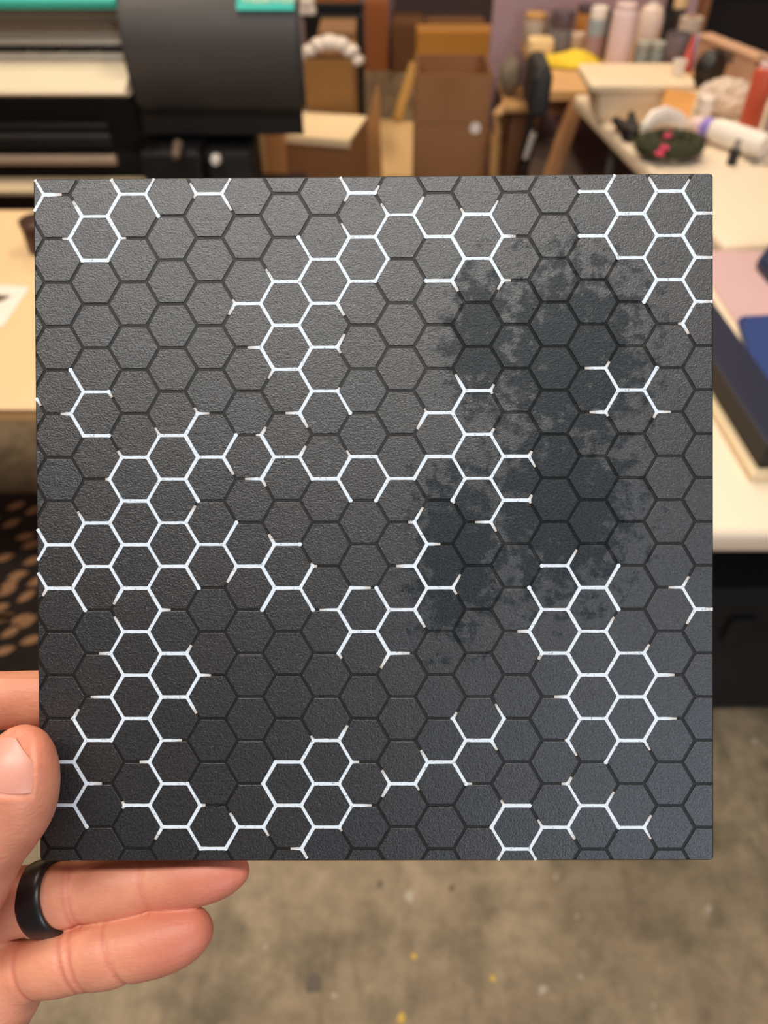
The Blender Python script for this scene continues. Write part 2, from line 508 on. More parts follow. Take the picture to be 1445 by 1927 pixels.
# white outlines: lattice edges (a, b, a2, b2, first %, last %)
EDGES = '''1,-1,2,0,31,100 2,0,1,1,0,100 2,0,4,0,0,71 2,2,4,2,72,100 1,9,2,10,0,62 2,10,4,10,60,100 1,15,2,16,27,100 2,16,1,17,0,100 2,16,4,16,0,100 1,17,2,18,0,100 2,18,1,19,0,35 2,18,4,18,0,100 2,24,4,24,90,100 2,26,4,26,0,100 2,28,4,28,0,100 4,0,5,1,30,100 5,1,4,2,0,100 5,1,7,1,0,100 4,2,5,3,0,100 5,3,7,3,0,100 4,8,5,9,0,100 5,9,4,10,0,100 5,9,7,9,0,100 4,10,5,11,0,100 5,11,7,11,0,100 5,13,7,13,84,100 4,14,5,15,48,100 5,15,4,16,0,100 5,15,7,15,0,100 4,16,5,17,0,100 5,17,4,18,0,100 5,17,7,17,0,100 4,18,5,19,0,100 5,21,7,21,55,100 5,23,4,24,57,100 5,23,7,23,20,100 4,24,5,25,0,100 5,25,4,26,0,100 5,25,7,25,0,100 4,26,5,27,0,100 5,27,4,28,0,100 5,27,7,27,0,61 4,28,5,29,0,100 7,-1,8,0,30,100 8,0,7,1,0,100 8,0,10,0,0,100 7,1,8,2,0,100 8,2,7,3,0,100 8,2,10,2,0,23 7,9,8,10,0,25 7,11,8,12,70,100 8,12,7,13,0,100 8,12,10,12,0,100 7,13,8,14,0,100 8,14,7,15,0,100 8,14,10,14,0,100 7,15,8,16,0,100 8,16,7,17,0,100 8,16,10,16,0,100 7,17,8,18,0,100 8,18,7,19,0,74 8,18,10,18,0,100 7,19,8,20,31,100 8,20,7,21,0,100 8,20,10,20,0,100 7,21,8,22,0,100 8,22,7,23,0,100 8,22,10,22,0,100 7,23,8,24,0,100 8,24,7,25,0,100 8,24,10,24,0,100 8,26,10,26,62,100 7,27,8,28,83,100 8,28,7,29,0,15 8,28,10,28,0,100 11,-1,10,0,24,100 10,0,11,1,0,100 10,10,11,11,64,100 11,11,10,12,0,100 11,11,13,11,0,100 10,12,11,13,0,100 11,13,10,14,0,100 11,13,13,13,0,100 10,14,11,15,0,100 11,15,10,16,0,100 11,15,13,15,0,100 10,16,11,17,0,100 11,17,10,18,0,100 11,17,13,17,0,100 10,18,11,19,0,100 11,19,10,20,0,100 11,19,13,19,0,38 10,20,11,21,0,100 11,21,10,22,0,100 11,21,13,21,0,100 10,22,11,23,0,100 11,23,10,24,0,100 11,23,13,23,0,100 10,24,11,25,0,100 11,25,10,26,0,100 11,25,13,25,0,80 10,26,11,27,0,100 11,27,10,28,0,100 11,27,13,27,0,100 10,28,11,29,0,100 11,29,10,30,0,58 11,29,13,29,0,100 13,-1,14,0,51,100 14,0,13,1,0,19 14,0,16,0,0,100 13,9,14,10,74,100 14,10,13,11,0,100 14,10,16,10,0,46 13,11,14,12,0,100 14,12,13,13,0,100 14,12,16,12,0,100 13,13,14,14,0,100 14,14,13,15,22,100 13,15,14,16,0,100 14,16,13,17,0,100 14,16,16,16,0,100 13,17,14,18,0,100 14,20,13,21,62,100 13,21,14,22,0,100 14,22,13,23,0,100 14,22,16,22,0,46 13,23,14,24,0,76 13,27,14,28,0,100 14,28,13,29,0,100 14,28,16,28,0,21 13,29,14,30,0,100 14,30,16,30,0,100 17,-1,16,0,31,100 16,0,17,1,0,76 16,4,17,5,81,100 17,5,16,6,0,50 17,5,19,5,0,100 17,7,19,7,48,100 17,11,16,12,0,100 17,11,19,11,79,100 16,12,17,13,0,80 17,13,19,13,35,100 17,15,16,16,0,100 16,16,17,17,0,100 17,17,16,18,0,75 17,17,19,17,0,100 16,28,17,29,36,100 17,29,16,30,0,100 17,29,19,29,0,100 19,3,20,4,44,100 20,4,19,5,0,100 20,4,22,4,0,100 19,5,20,6,0,100 20,6,19,7,0,100 20,6,22,6,0,100 19,7,20,8,0,100 20,8,19,9,0,42 20,8,22,8,0,100 20,10,19,11,63,100 20,10,22,10,46,100 19,11,20,12,0,100 20,12,19,13,0,100 20,12,22,12,0,100 19,13,20,14,0,34 19,15,20,16,54,100 20,16,19,17,0,100 20,16,22,16,0,100 19,17,20,18,0,100 20,18,19,19,0,100 20,18,22,18,0,100 20,26,19,27,0,100 20,26,22,26,0,100 19,27,20,28,0,100 20,28,19,29,0,100 20,28,22,28,0,100 19,29,20,30,0,41 20,30,22,30,57,100 22,2,23,3,0,100 23,3,22,4,0,100 23,3,25,3,0,100 22,4,23,5,0,100 23,5,22,6,0,100 23,5,25,5,0,100 22,6,23,7,0,100 23,7,22,8,0,100 23,7,25,7,0,100 22,8,23,9,0,100 23,9,22,10,0,100 23,9,25,9,0,100 22,10,23,11,0,66 23,11,22,12,50,100 22,12,23,13,0,100 23,13,25,13,0,100 22,16,23,17,86,100 23,17,22,18,0,100 23,17,25,17,0,17 22,18,23,19,0,100 23,19,25,19,26,100 22,24,23,25,80,100 23,25,22,26,0,100 23,25,25,25,0,100 22,26,23,27,0,100 23,27,22,28,0,100 23,27,25,27,0,100 22,28,23,29,0,100 23,29,22,30,0,100 23,29,25,29,0,100 22,30,23,31,0,45 25,-1,26,0,23,100 26,0,25,1,0,38 26,0,28,0,0,100 25,1,26,2,37,100 26,2,25,3,0,100 26,2,28,2,0,100 25,3,26,4,0,100 26,4,25,5,0,100 26,4,28,4,0,100 25,5,26,6,0,56 26,6,25,7,41,100 25,7,26,8,0,27 26,8,25,9,84,100 25,9,26,10,0,100 25,11,26,12,71,100 26,12,25,13,0,100 26,12,28,12,0,100 25,13,26,14,0,100 26,18,25,19,0,100 26,18,28,18,0,78 25,19,26,20,0,100 26,20,25,21,0,100 26,20,28,20,0,100 25,21,26,22,0,24 26,24,25,25,32,100 25,25,26,26,0,100 26,26,25,27,0,100 26,26,28,26,0,29 25,27,26,28,0,100 26,28,25,29,0,100 26,28,28,28,0,78 25,29,26,30,0,18 29,-1,28,0,67,100 28,0,29,1,49,100 29,1,28,2,0,100 29,1,31,1,0,100 28,2,29,3,0,100 29,3,28,4,0,100 29,11,28,12,93,100 28,12,29,13,0,100 29,13,28,14,0,100 29,13,31,13,0,100 29,15,31,15,76,100 29,17,31,17,28,100 28,18,29,19,0,100 29,19,28,20,0,100 29,19,31,19,0,100 28,20,29,21,0,100 29,21,28,22,0,68 29,21,31,21,0,81 28,26,29,27,38,100 29,27,28,28,0,61 29,27,31,27,0,100 32,0,31,1,18,100 31,1,32,2,0,100 32,2,34,2,0,100 32,4,34,4,0,100 31,9,32,10,82,100 32,10,31,11,0,75 32,10,34,10,0,100 32,12,31,13,0,100 32,12,34,12,0,100 32,14,31,15,31,100 31,15,32,16,0,100 32,16,31,17,0,100 32,16,34,16,0,52 31,17,32,18,0,100 32,18,31,19,0,100 32,18,34,18,0,100 31,19,32,20,0,81 32,24,34,24,89,100 31,25,32,26,46,100 32,26,31,27,0,100 32,26,34,26,0,100 31,27,32,28,0,30 34,0,35,1,72,100 35,1,34,2,0,100 35,1,37,1,0,100 34,2,35,3,0,100 35,3,34,4,0,100 35,3,37,3,0,100 34,4,35,5,0,48 34,8,35,9,26,100 35,9,34,10,0,100 35,9,37,9,0,100 34,10,35,11,0,100 35,11,34,12,0,100 35,11,37,11,0,100 34,12,35,13,0,100 35,13,34,14,0,100 35,13,37,13,0,100 34,14,35,15,0,14 35,15,37,15,39,100 35,17,34,18,39,100 34,18,35,19,0,30 35,23,34,24,71,100 34,24,35,25,0,100 35,25,34,26,0,100 35,25,37,25,0,100 34,26,35,27,0,100 35,27,37,27,0,24 38,0,37,1,38,100 37,1,38,2,0,100 38,2,37,3,0,100 38,2,40,2,0,50 37,3,38,4,0,100 38,4,37,5,0,42 38,4,40,4,0,31 38,8,37,9,72,100 37,9,38,10,0,15 38,10,37,11,72,100 37,11,38,12,0,100 38,12,37,13,0,100 38,12,40,12,0,100 37,13,38,14,0,100 38,14,37,15,0,100 38,14,40,14,0,100 37,15,38,16,0,43 38,20,40,20,54,100 37,23,38,24,34,100 38,24,37,25,0,100 37,25,38,26,0,45 37,27,38,28,76,100 38,28,37,29,0,100 38,28,40,28,0,100 37,29,38,30,0,100 38,30,37,31,0,69 38,30,40,30,0,100 41,11,40,12,77,100 40,12,41,13,0,49 41,13,40,14,76,100 40,14,41,15,0,14 41,17,43,17,0,100 40,18,41,19,0,100 41,19,40,20,0,100 41,19,43,19,0,100 40,20,41,21,0,100 41,21,40,22,0,29 41,21,43,21,0,100 41,23,43,23,47,100 41,25,43,25,89,100 41,27,43,27,76,100 40,28,41,29,66,100 41,29,40,30,0,100 41,29,43,29,0,100 40,30,41,31,0,65 44,0,46,0,0,100 44,2,46,2,0,100 44,8,46,8,19,100 44,10,46,10,38,100 44,16,43,17,27,100 43,17,44,18,0,100 44,18,43,19,0,100 44,18,46,18,0,100 43,19,44,20,0,100 44,20,43,21,0,100 44,20,46,20,0,100 43,21,44,22,0,100 44,22,43,23,0,100 44,22,46,22,0,100 43,23,44,24,0,100 44,24,43,25,0,100 44,24,46,24,0,100 43,25,44,26,0,70 44,26,43,27,69,100 43,27,44,28,0,100 44,28,43,29,0,100 44,28,46,28,0,100 43,29,44,30,0,55 47,-1,46,0,17,100 46,0,47,1,0,100 47,1,46,2,0,100 47,1,49,1,0,100 46,2,47,3,0,100 47,3,49,3,0,100 47,7,46,8,70,100 46,8,47,9,0,100 47,9,46,10,0,100 47,9,49,9,0,100 46,10,47,11,0,19 47,17,46,18,0,100 46,18,47,19,0,100 47,19,46,20,35,100 46,20,47,21,0,100 47,21,46,22,0,100 47,21,49,21,0,100 46,22,47,23,0,100 47,23,46,24,0,100 47,23,49,23,0,100 46,24,47,25,0,100 47,25,46,26,0,100 47,25,49,25,0,100 47,27,46,28,37,100 46,28,47,29,0,100 47,29,49,29,0,100 49,-1,50,0,36,100 50,0,49,1,0,100 50,0,52,0,0,100 49,1,50,2,0,100 50,2,49,3,0,100 50,2,52,2,0,100 49,3,50,4,0,100 50,4,49,5,0,100 50,4,52,4,0,100 50,6,52,6,83,100 50,8,49,9,0,100 49,9,50,10,0,100 50,10,49,11,0,27 50,10,52,10,0,55 50,18,52,18,46,100 50,20,49,21,60,100 49,21,50,22,0,100 50,22,49,23,0,100 50,22,52,22,0,69 49,23,50,24,0,100 50,24,49,25,0,100 50,24,52,24,0,78 49,25,50,26,0,45 50,28,49,29,44,100 49,29,50,30,0,53 53,-1,52,0,47,100 52,0,53,1,0,100 53,1,52,2,0,100 53,1,55,1,0,78 52,2,53,3,0,100 53,3,52,4,0,100 53,3,55,3,0,78 52,4,53,5,0,100 53,5,52,6,0,100 53,5,55,5,0,78 52,6,53,7,0,47 53,17,52,18,50,100 52,18,53,19,0,100 53,19,52,20,0,67 53,19,55,19,0,80'''


def line_material():
    m = bpy.data.materials.new('white_ink')
    m.use_nodes = True
    nt = m.node_tree
    N, L = nt.nodes, nt.links
    bs = N['Principled BSDF']
    at = N.new('ShaderNodeAttribute')
    at.attribute_name = 'fade'
    tc = N.new('ShaderNodeTexCoord')
    nz = N.new('ShaderNodeTexNoise')
    nz.inputs['Scale'].default_value = 1300
    L.new(tc.outputs['Object'], nz.inputs['Vector'])
    mx = N.new('ShaderNodeMix')
    mx.data_type = 'RGBA'
    mx.inputs[6].default_value, mx.inputs[7].default_value = (0.67, 0.75, 0.81, 1), (0.52, 0.46, 0.40, 1)
    L.new(at.outputs['Fac'], mx.inputs[0])
    rp = N.new('ShaderNodeValToRGB')
    rp.color_ramp.elements[0].position, rp.color_ramp.elements[0].color = 0.27, (0.35, 0.35, 0.35, 1)
    rp.color_ramp.elements[1].position, rp.color_ramp.elements[1].color = 0.40, (1, 1, 1, 1)
    L.new(nz.outputs['Fac'], rp.inputs['Fac'])
    mu = N.new('ShaderNodeMix')
    mu.data_type = 'RGBA'
    mu.blend_type = 'MULTIPLY'
    mu.inputs[0].default_value = 1
    L.new(mx.outputs[2], mu.inputs[6])
    L.new(rp.outputs['Color'], mu.inputs[7])
    L.new(mu.outputs[2], bs.inputs['Base Color'])
    bs.inputs['Roughness'].default_value = 0.5
    return m


white_ink = line_material()
edges = [tuple(int(v) for v in e.split(',')) for e in EDGES.split()]
par = {}


def find(k):
    par.setdefault(k, k)
    while par[k] != k:
        k = par[k]
    return k


for a, b_, a2, b2, t0, t1 in edges:
    ends = []
    if t0 <= 0:
        ends.append((a, b_))
    if t1 >= 100:
        ends.append((a2, b2))
    if len(ends) == 2:
        par[find(ends[0])] = find(ends[1])
    for e in ends:
        find(e)
comp = {}
deg = {}
for e in edges:
    a, b_, a2, b2, t0, t1 = e
    k = (a, b_) if t0 <= 0 else ((a2, b2) if t1 >= 100 else (a, b_, a2, b2))
    comp.setdefault(find(k), []).append(e)
for es in comp.values():
    bm = NB()
    fl = []
    org = lat(es[0][0], es[0][1])
    jn = set()

    def add(x, y, z, fd):
        v = bm.verts.new((x - org[0], y - org[1], z))
        fl.append(fd)
        return v
    for a, b_, a2, b2, t0, t1 in es:
        p, q = Vector(lat(a, b_)), Vector(lat(a2, b2))
        d = q - p
        nrm = Vector((-d.y, d.x)).normalized()
        w0 = random.uniform(0.00040, 0.00053)
        A, B = max(t0, 0) / 100, min(t1, 100) / 100
        # clip to the board
        for lim, ax in ((PW - 0.0006, 0), (PH - 0.0006, 1)):
            for sg in (1, -1):
                da, db = lim - sg * (p + d * A)[ax], lim - sg * (p + d * B)[ax]
                if da < 0 and db < 0:
                    A = B
                elif da < 0:
                    A = A + (B - A) * da / (da - db)
                elif db < 0:
                    B = A + (B - A) * da / (da - db)
        if B - A < 0.02:
            continue
        prev = None
        for i in range(7):
            t = A + (B - A) * i / 6
            pt = p + d * t
            onedge = abs(pt.x) > PW - 0.0012 or abs(pt.y) > PH - 0.0012
            fade = 0.0
            if not onedge:
                if t0 > 0:
                    fade = max(fade, 1 - (t - A) / 0.38)
                if t1 < 100:
                    fade = max(fade, 1 - (B - t) / 0.38)
            fade = max(0.0, fade)
            w = w0 * (1 - 0.28 * fade) * random.uniform(0.93, 1.07)
            l1, r1 = pt + nrm * w, pt - nrm * w
            cur = [add(l1.x, l1.y, 0.00009, fade), add(r1.x, r1.y, 0.00009, fade), add(l1.x, l1.y, -0.0003, fade), add(r1.x, r1.y, -0.0003, fade)]
            if prev:
                bm.faces.new((prev[0], prev[1], cur[1], cur[0]))
                bm.faces.new((prev[0], cur[0], cur[2], prev[2]))
                bm.faces.new((prev[1], prev[3], cur[3], cur[1]))
            else:
                bm.faces.new((cur[0], cur[2], cur[3], cur[1]))
            prev = cur
        bm.faces.new((prev[0], prev[1], prev[3], prev[2]))
        if t0 <= 0:
            jn.add((a, b_))
        if t1 >= 100:
            jn.add((a2, b2))
    for j in jn:
        x, y = lat(*j)
        if abs(x) > PW - 0.001 or abs(y) > PH - 0.001:
            continue
        top = [add(x + 0.00066 * math.cos(k * PI / 3), y + 0.00066 * math.sin(k * PI / 3), 0.000096, 0) for k in range(6)]
        bm.faces.new(top)
    me = bpy.data.meshes.new('white_line')
    bm.to_mesh(me)
    bm.free()
    ca = me.attributes.new('fade', 'FLOAT', 'POINT')
    ca.data.foreach_set('value', fl)
    me.materials.append(white_ink)
    o = bpy.data.objects.new('white_line', me)
    C.objects.link(o)
    o.parent = panel
    o.location = (org[0], org[1], 0)

# ------------------------------------------------------------------ the hand (modelled in millimetres in the camera's directions)
def hp(px, py, d):
    return np.array(((px - IW / 2) / FPX * d, -(py - IH / 2) / FPX * d, -d))


# stations: pixel x, pixel y, distance from the lens (mm), radius (mm)
RING_F = [(-110, 1712, 252, 12.5), (-40, 1704, 247, 11.6), (40, 1696, 243.5, 10.6), (114, 1686, 243.9, 10.2), (150, 1681, 244.3, 9.5), (205, 1672, 244.4, 9.9),
          (250, 1665, 244.2, 9.5), (283, 1660, 243.8, 8.8), (335, 1655, 243.2, 9.1), (385, 1648, 242, 8.5), (415, 1643, 242, 7.3), (438, 1639, 242, 5.2)]
PINKY = [(-60, 1850, 249, 11.5), (10, 1832, 244, 9.6), (62, 1825, 241, 8.9), (105, 1815, 239.8, 9.6), (150, 1805, 239.3, 9.6), (205, 1795, 239.2, 10.15), (225, 1789, 239.2, 9.8),
         (257, 1783, 239.3, 9.95), (300, 1772, 239.5, 9.95), (335, 1760, 240, 9.2), (355, 1752, 240, 7.6)]
INDEX = [(-150, 1345, 253, 12), (-60, 1326, 246, 10.4), (0, 1315, 244, 9.7), (70, 1309, 244, 10.0), (130, 1304, 244, 9.4), (230, 1300, 244, 9.2), (330, 1300, 244, 8.0), (365, 1300, 244, 6.2)]
MIDDLE = [(-140, 1500, 255, 12.5), (-40, 1484, 247, 10.4), (70, 1470, 244.2, 10.2), (160, 1460, 244, 9.4), (270, 1452, 244, 9.4), (420, 1442, 244, 8), (458, 1440, 244, 6)]
THUMB = [(-330, 1840, 243, 18), (-200, 1775, 234, 16.5), (-95, 1697, 224, 13.6), (-28, 1594, 217.5, 11.3), (4, 1552, 216, 11.0), (25, 1514, 215, 11.3),
         (32, 1480, 214.5, 11.3), (36, 1448, 214.5, 10.5), (42, 1422, 215, 8.4), (44, 1405, 215.5, 5.9)]
PALM = [[(-110, 1712, 252, 12.5), (-620, 1910, 264, 14)], [(-60, 1850, 249, 11.5), (-20, 1880, 247, 11), (-120, 1960, 250, 13), (-640, 1990, 264, 15)],
        [(-150, 1345, 253, 12), (-590, 1770, 262, 14)], [(-140, 1500, 255, 12.5), (-610, 1840, 264, 14)],
        [(-330, 1840, 243, 18), (-600, 1830, 256, 17)], [(15, 1872, 244, 10.0), (-60, 1930, 245, 12), (-300, 2040, 250, 14)],
        [(-40, 1760, 248, 12), (-200, 1800, 254, 15), (-400, 1870, 256, 15)],
        [(-620, 1880, 264, 24), (-1150, 2240, 268, 28), (-1700, 2620, 270, 32)], [(-600, 1810, 262, 18), (-700, 1990, 266, 22)]]
# creases: (finger, pixel x of the crease, depth mm, width mm)
CREASE = {'r': [(138, 0.95, 0.75), (150, 0.75, 0.7), (283, 1.0, 0.75)], 'p': [(64, 0.7, 0.8), (141, 0.85, 0.7), (155, 0.75, 0.7), (224, 0.9, 0.75)]}


def dense(st, step=1.3):
    P = np.array([np.r_[hp(x, y, d), r] for x, y, d, r in st])
    n = len(P)
    if n < 3:
        k = max(2, int(np.linalg.norm(P[1, :3] - P[0, :3]) / 3))
        return P[0] + (P[1] - P[0]) * np.linspace(0, 1, k)[:, None]
    out = []
    for i in range(n - 1):
        p0, p1, p2, p3 = P[max(i - 1, 0)], P[i], P[i + 1], P[min(i + 2, n - 1)]
        m1 = (p2 - p0) / 2
        m2 = (p3 - p1) / 2
        k = max(2, int(np.linalg.norm(p2[:3] - p1[:3]) / step))
        for t in np.arange(k) / k:
            h = np.array((2 * t**3 - 3 * t**2 + 1, t**3 - 2 * t**2 + t, -2 * t**3 + 3 * t**2, t**3 - t**2))
            out.append(h[0] * p1 + h[1] * m1 + h[2] * p2 + h[3] * m2)
    out.append(P[-1])
    return np.array(out)


VOX = 0.6
LO = np.array((-340.0, -285.0, -305.0))
HI = np.array((-33.0, -50.0, -198.0))
DIMS = np.ceil((HI - LO) / VOX).astype(int)


def field(chains, flat=1.0, creases=(), nail=None):
    """distance field of tapered chains in its own window of the grid"""
    allp = np.concatenate(chains)
    lo = np.maximum(((allp[:, :3] - allp[:, 3:]).min(0) - 9 - LO) / VOX, 0).astype(int)
    hi = np.minimum(((allp[:, :3] + allp[:, 3:]).max(0) + 9 - LO) / VOX + 1, DIMS).astype(int)
    ax = [(np.arange(lo[i], hi[i]) * VOX + LO[i]).astype(np.float32) for i in range(3)]
    D = np.full([h - l for l, h in zip(lo, hi)], 30.0, np.float32)
    for P in chains:
        for a, b in zip(P[:-1], P[1:]):
            m = max(a[3], b[3]) + 8
            w = []
            for i in range(3):
                j0 = max(int((min(a[i], b[i]) - m - LO[i]) / VOX) - lo[i], 0)
                j1 = min(int((max(a[i], b[i]) + m - LO[i]) / VOX) - lo[i] + 2, D.shape[i])
                w.append((j0, j1))
            if any(j1 <= j0 for j0, j1 in w):
                continue
            X = ax[0][w[0][0]:w[0][1]][:, None, None] - np.float32(a[0])
            Y = ax[1][w[1][0]:w[1][1]][None, :, None] - np.float32(a[1])
            Z = ax[2][w[2][0]:w[2][1]][None, None, :] - np.float32(a[2])
            v = (b[:3] - a[:3]).astype(np.float32)
            L2 = float(v @ v) or 1e-9
            t = np.clip((X * v[0] + Y * v[1] + Z * v[2]) / L2, 0, 1)
            zz = (Z - t * v[2]) / flat
            d = np.sqrt((X - t * v[0]) ** 2 + (Y - t * v[1]) ** 2 + zz * zz) - (a[3] + t * (b[3] - a[3]))
            for cp, cdir, dep, wid in creases:
                if abs((a[:3] - cp) @ cdir) < 4:
                    s = (X + np.float32(a[0] - cp[0])) * cdir[0] + (Y + np.float32(a[1] - cp[1])) * cdir[1] + (Z + np.float32(a[2] - cp[2])) * cdir[2]
                    d = d + dep * np.exp(-(s / wid) ** 2) * (zz > -2)
            sub = D[w[0][0]:w[0][1], w[1][0]:w[1][1], w[2][0]:w[2][1]]
            np.minimum(sub, d, out=sub)
    return lo, hi, D


def smin(a, b, k):
    h = np.clip(k - np.abs(a - b), 0, None) / k
    return np.minimum(a, b) - h * h * k * 0.25


def crease_of(P, key):
    out = []
    for px, dep, wid in CREASE[key]:
        pxs = IW / 2 - P[:, 0] / P[:, 2] * FPX
        i = int(np.argmin(np.abs(pxs - px)))
        d = P[min(i + 2, len(P) - 1), :3] - P[max(i - 2, 0), :3]
        d = d / np.linalg.norm(d)
        d = d + np.array((0, 0.22, 0)) if key == 'p' else d + np.array((0, 0.10, 0))
        out.append((P[i, :3], d / np.linalg.norm(d), dep, wid))
    return out


chains = {k: dense(v) for k, v in (('r', RING_F), ('p', PINKY), ('i', INDEX), ('m', MIDDLE), ('t', THUMB))}
G = np.full(DIMS, 20.0, np.float32)
lo, hi, D = field([dense(p, 2.5) for p in PALM])
palm_parts = []
G_palm = np.full(DIMS, 30.0, np.float32)
for p in PALM:
    lo, hi, D = field([dense(p, 2.5)])
    s = tuple(slice(a, b_) for a, b_ in zip(lo, hi))
    G_palm[s] = smin(G_palm[s], D, 7.0)
G = G_palm.copy()
for k in 'rpimt':
    lo, hi, D = field([chains[k]], 0.92, crease_of(chains[k], k) if k in CREASE else ())
    s = tuple(slice(a, b_) for a, b_ in zip(lo, hi))
    G[s] = smin(G[s], smin(G_palm[s], D, 5.0 if k != 't' else 8.0), 0.55)

# thumb nail bed: local frame along the last thumb joint
TH = chains['t']


def nail_frame(s):
    """axis point, axis, side and outward direction at fraction s of the nail (0 root, 1 free edge)"""
    a, b_ = hp(29, 1470, 214.6), hp(48, 1372, 215.0)
    ax_ = (b_ - a) / np.linalg.norm(b_ - a)
    c = a + (b_ - a) * s
    toward = np.array((0, 0, 1.0))
    toward = toward - ax_ * (toward @ ax_)
    toward /= np.linalg.norm(toward)
    side = np.cross(ax_, toward)          # to the right of the axis as the camera sees it
    ang = math.radians(-2)
    out = toward * math.cos(ang) + side * math.sin(ang)
    sd = np.cross(ax_, out)
    return c, ax_, sd, out


for ax_ in range(3):                     # close the surface where the forearm leaves the grid
    s = [slice(None)] * 3
    for e in (0, 1, -1, -2):
        s[ax_] = e
        G[tuple(s)] = 5.0

# surface nets
def surface(Gf):
    inside = Gf < 0
    nx, ny, nz = Gf.shape
    cor = [(i, j, k) for i in (0, 1) for j in (0, 1) for k in (0, 1)]
    cnt = np.zeros((nx - 1, ny - 1, nz - 1), np.int8)
    for i, j, k in cor:
        cnt += inside[i:nx - 1 + i, j:ny - 1 + j, k:nz - 1 + k]
    act = (cnt > 0) & (cnt < 8)
    I = np.argwhere(act)
    idx = np.full(act.shape, -1, np.int32)
    idx[act] = np.arange(len(I))
    vals = {c: Gf[I[:, 0] + c[0], I[:, 1] + c[1], I[:, 2] + c[2]] for c in cor}
    acc = np.zeros((len(I), 3))
    num = np.zeros(len(I))
    for a in cor:
        for ax_ in range(3):
            if a[ax_] == 0:
                b_ = list(a)
                b_[ax_] = 1
                b_ = tuple(b_)
                va, vb = vals[a], vals[b_]
                m = (va < 0) != (vb < 0)
                t = np.where(m, va / np.where(m, va - vb, 1), 0)
                p = np.array(a, float)[None] + np.zeros((len(I), 3))
                p[:, ax_] += t
                acc[m] += p[m]
                num[m] += 1
    Vt = (I + acc / num[:, None]) * VOX + LO
    faces = []
    for ax_ in range(3):
        u, v = (ax_ + 1) % 3, (ax_ + 2) % 3
        sl0 = [slice(None)] * 3
        sl1 = [slice(None)] * 3
        sl0[ax_] = slice(0, -1)
        sl1[ax_] = slice(1, None)
        A, B = inside[tuple(sl0)], inside[tuple(sl1)]
        for flip, mask in ((False, A & ~B), (True, ~A & B)):
            E = np.argwhere(mask)
            E = E[(E[:, u] > 0) & (E[:, v] > 0) & (E[:, u] < Gf.shape[u] - 1) & (E[:, v] < Gf.shape[v] - 1)]
            q = []
            for du, dv in ((-1, -1), (0, -1), (0, 0), (-1, 0)):
                e = E.copy()
                e[:, u] += du
                e[:, v] += dv
                q.append(idx[e[:, 0], e[:, 1], e[:, 2]])
            q = np.stack(q, 1)
            faces.append(q[:, ::-1] if flip else q)
    Fq = np.concatenate(faces)
    Fq = Fq[(Fq >= 0).all(1)]
    return Vt, Fq


HV, HF = surface(G)
# relax the stair-steps of the voxel grid a little
ei = np.concatenate([HF[:, [0, 1]], HF[:, [1, 2]], HF[:, [2, 3]], HF[:, [3, 0]]])
ei = np.concatenate([ei, ei[:, ::-1]])
dg = np.bincount(ei[:, 0], minlength=len(HV)).astype(float)[:, None]
for it in range(6):
    S = np.zeros_like(HV)
    for a in range(3):
        S[:, a] = np.bincount(ei[:, 0], weights=HV[ei[:, 1], a], minlength=len(HV))
    lam = 0.5 if it % 2 == 0 else -0.40
    HV = HV + lam * (S / np.maximum(dg, 1) - HV)

# press the nail bed in
nb0, nax, nsd, nout = nail_frame(0.0)
NL = 13.5
rel = HV - nb0
s_ = rel @ nax
a_ = np.arctan2(rel @ nsd, rel @ nout)
rr = np.sqrt((rel @ nsd) ** 2 + (rel @ nout) ** 2)
halfa = 0.86
q = np.clip((1.06 - np.maximum(np.abs(a_) / halfa, np.abs((s_ - NL * 0.52) / (NL * 0.56)))) / 0.16, 0, 1)
q[(rr > 16) | (s_ < -3) | (s_ > 20)] = 0
HV = HV - (0.75 * q / np.maximum(rr, 1))[:, None] * ((rel @ nsd)[:, None] * nsd + (rel @ nout)[:, None] * nout)

# skin attributes: blush towards fingertips and in the creases
blush = np.zeros(len(HV), np.float32)
for k, n_tip in (('r', 24), ('p', 22), ('i', 20), ('t', 14)):
    tip = chains[k][-1, :3]
    dist = np.linalg.norm(HV - tip, axis=1)
    blush = np.maximum(blush, np.clip(1 - dist / n_tip, 0, 1) ** 0.7 * (0.75 if k != 't' else 0.5))
for k in ('r', 'p'):
    for cp, cd, dep, wid in crease_of(chains[k], k):
        s = np.abs((HV - cp) @ cd)
        dd = np.linalg.norm(HV - cp, axis=1)
        blush = np.maximum(blush, np.where((dd < 11), np.exp(-(s / 0.7) ** 2), 0) * 0.6)

CAM_M = Matrix.Translation((0, 0, CAMH)) @ Matrix.Rotation(PI / 2 - PITCH, 4, 'X')
hand = thing('hand', "person's left hand, thumb on the panel front and fingers behind, black ring on ring finger", 'person')
ORG = hp(0, 1700, 240) / 1000
hand.matrix_world = CAM_M @ Matrix.Translation(Vector(ORG))


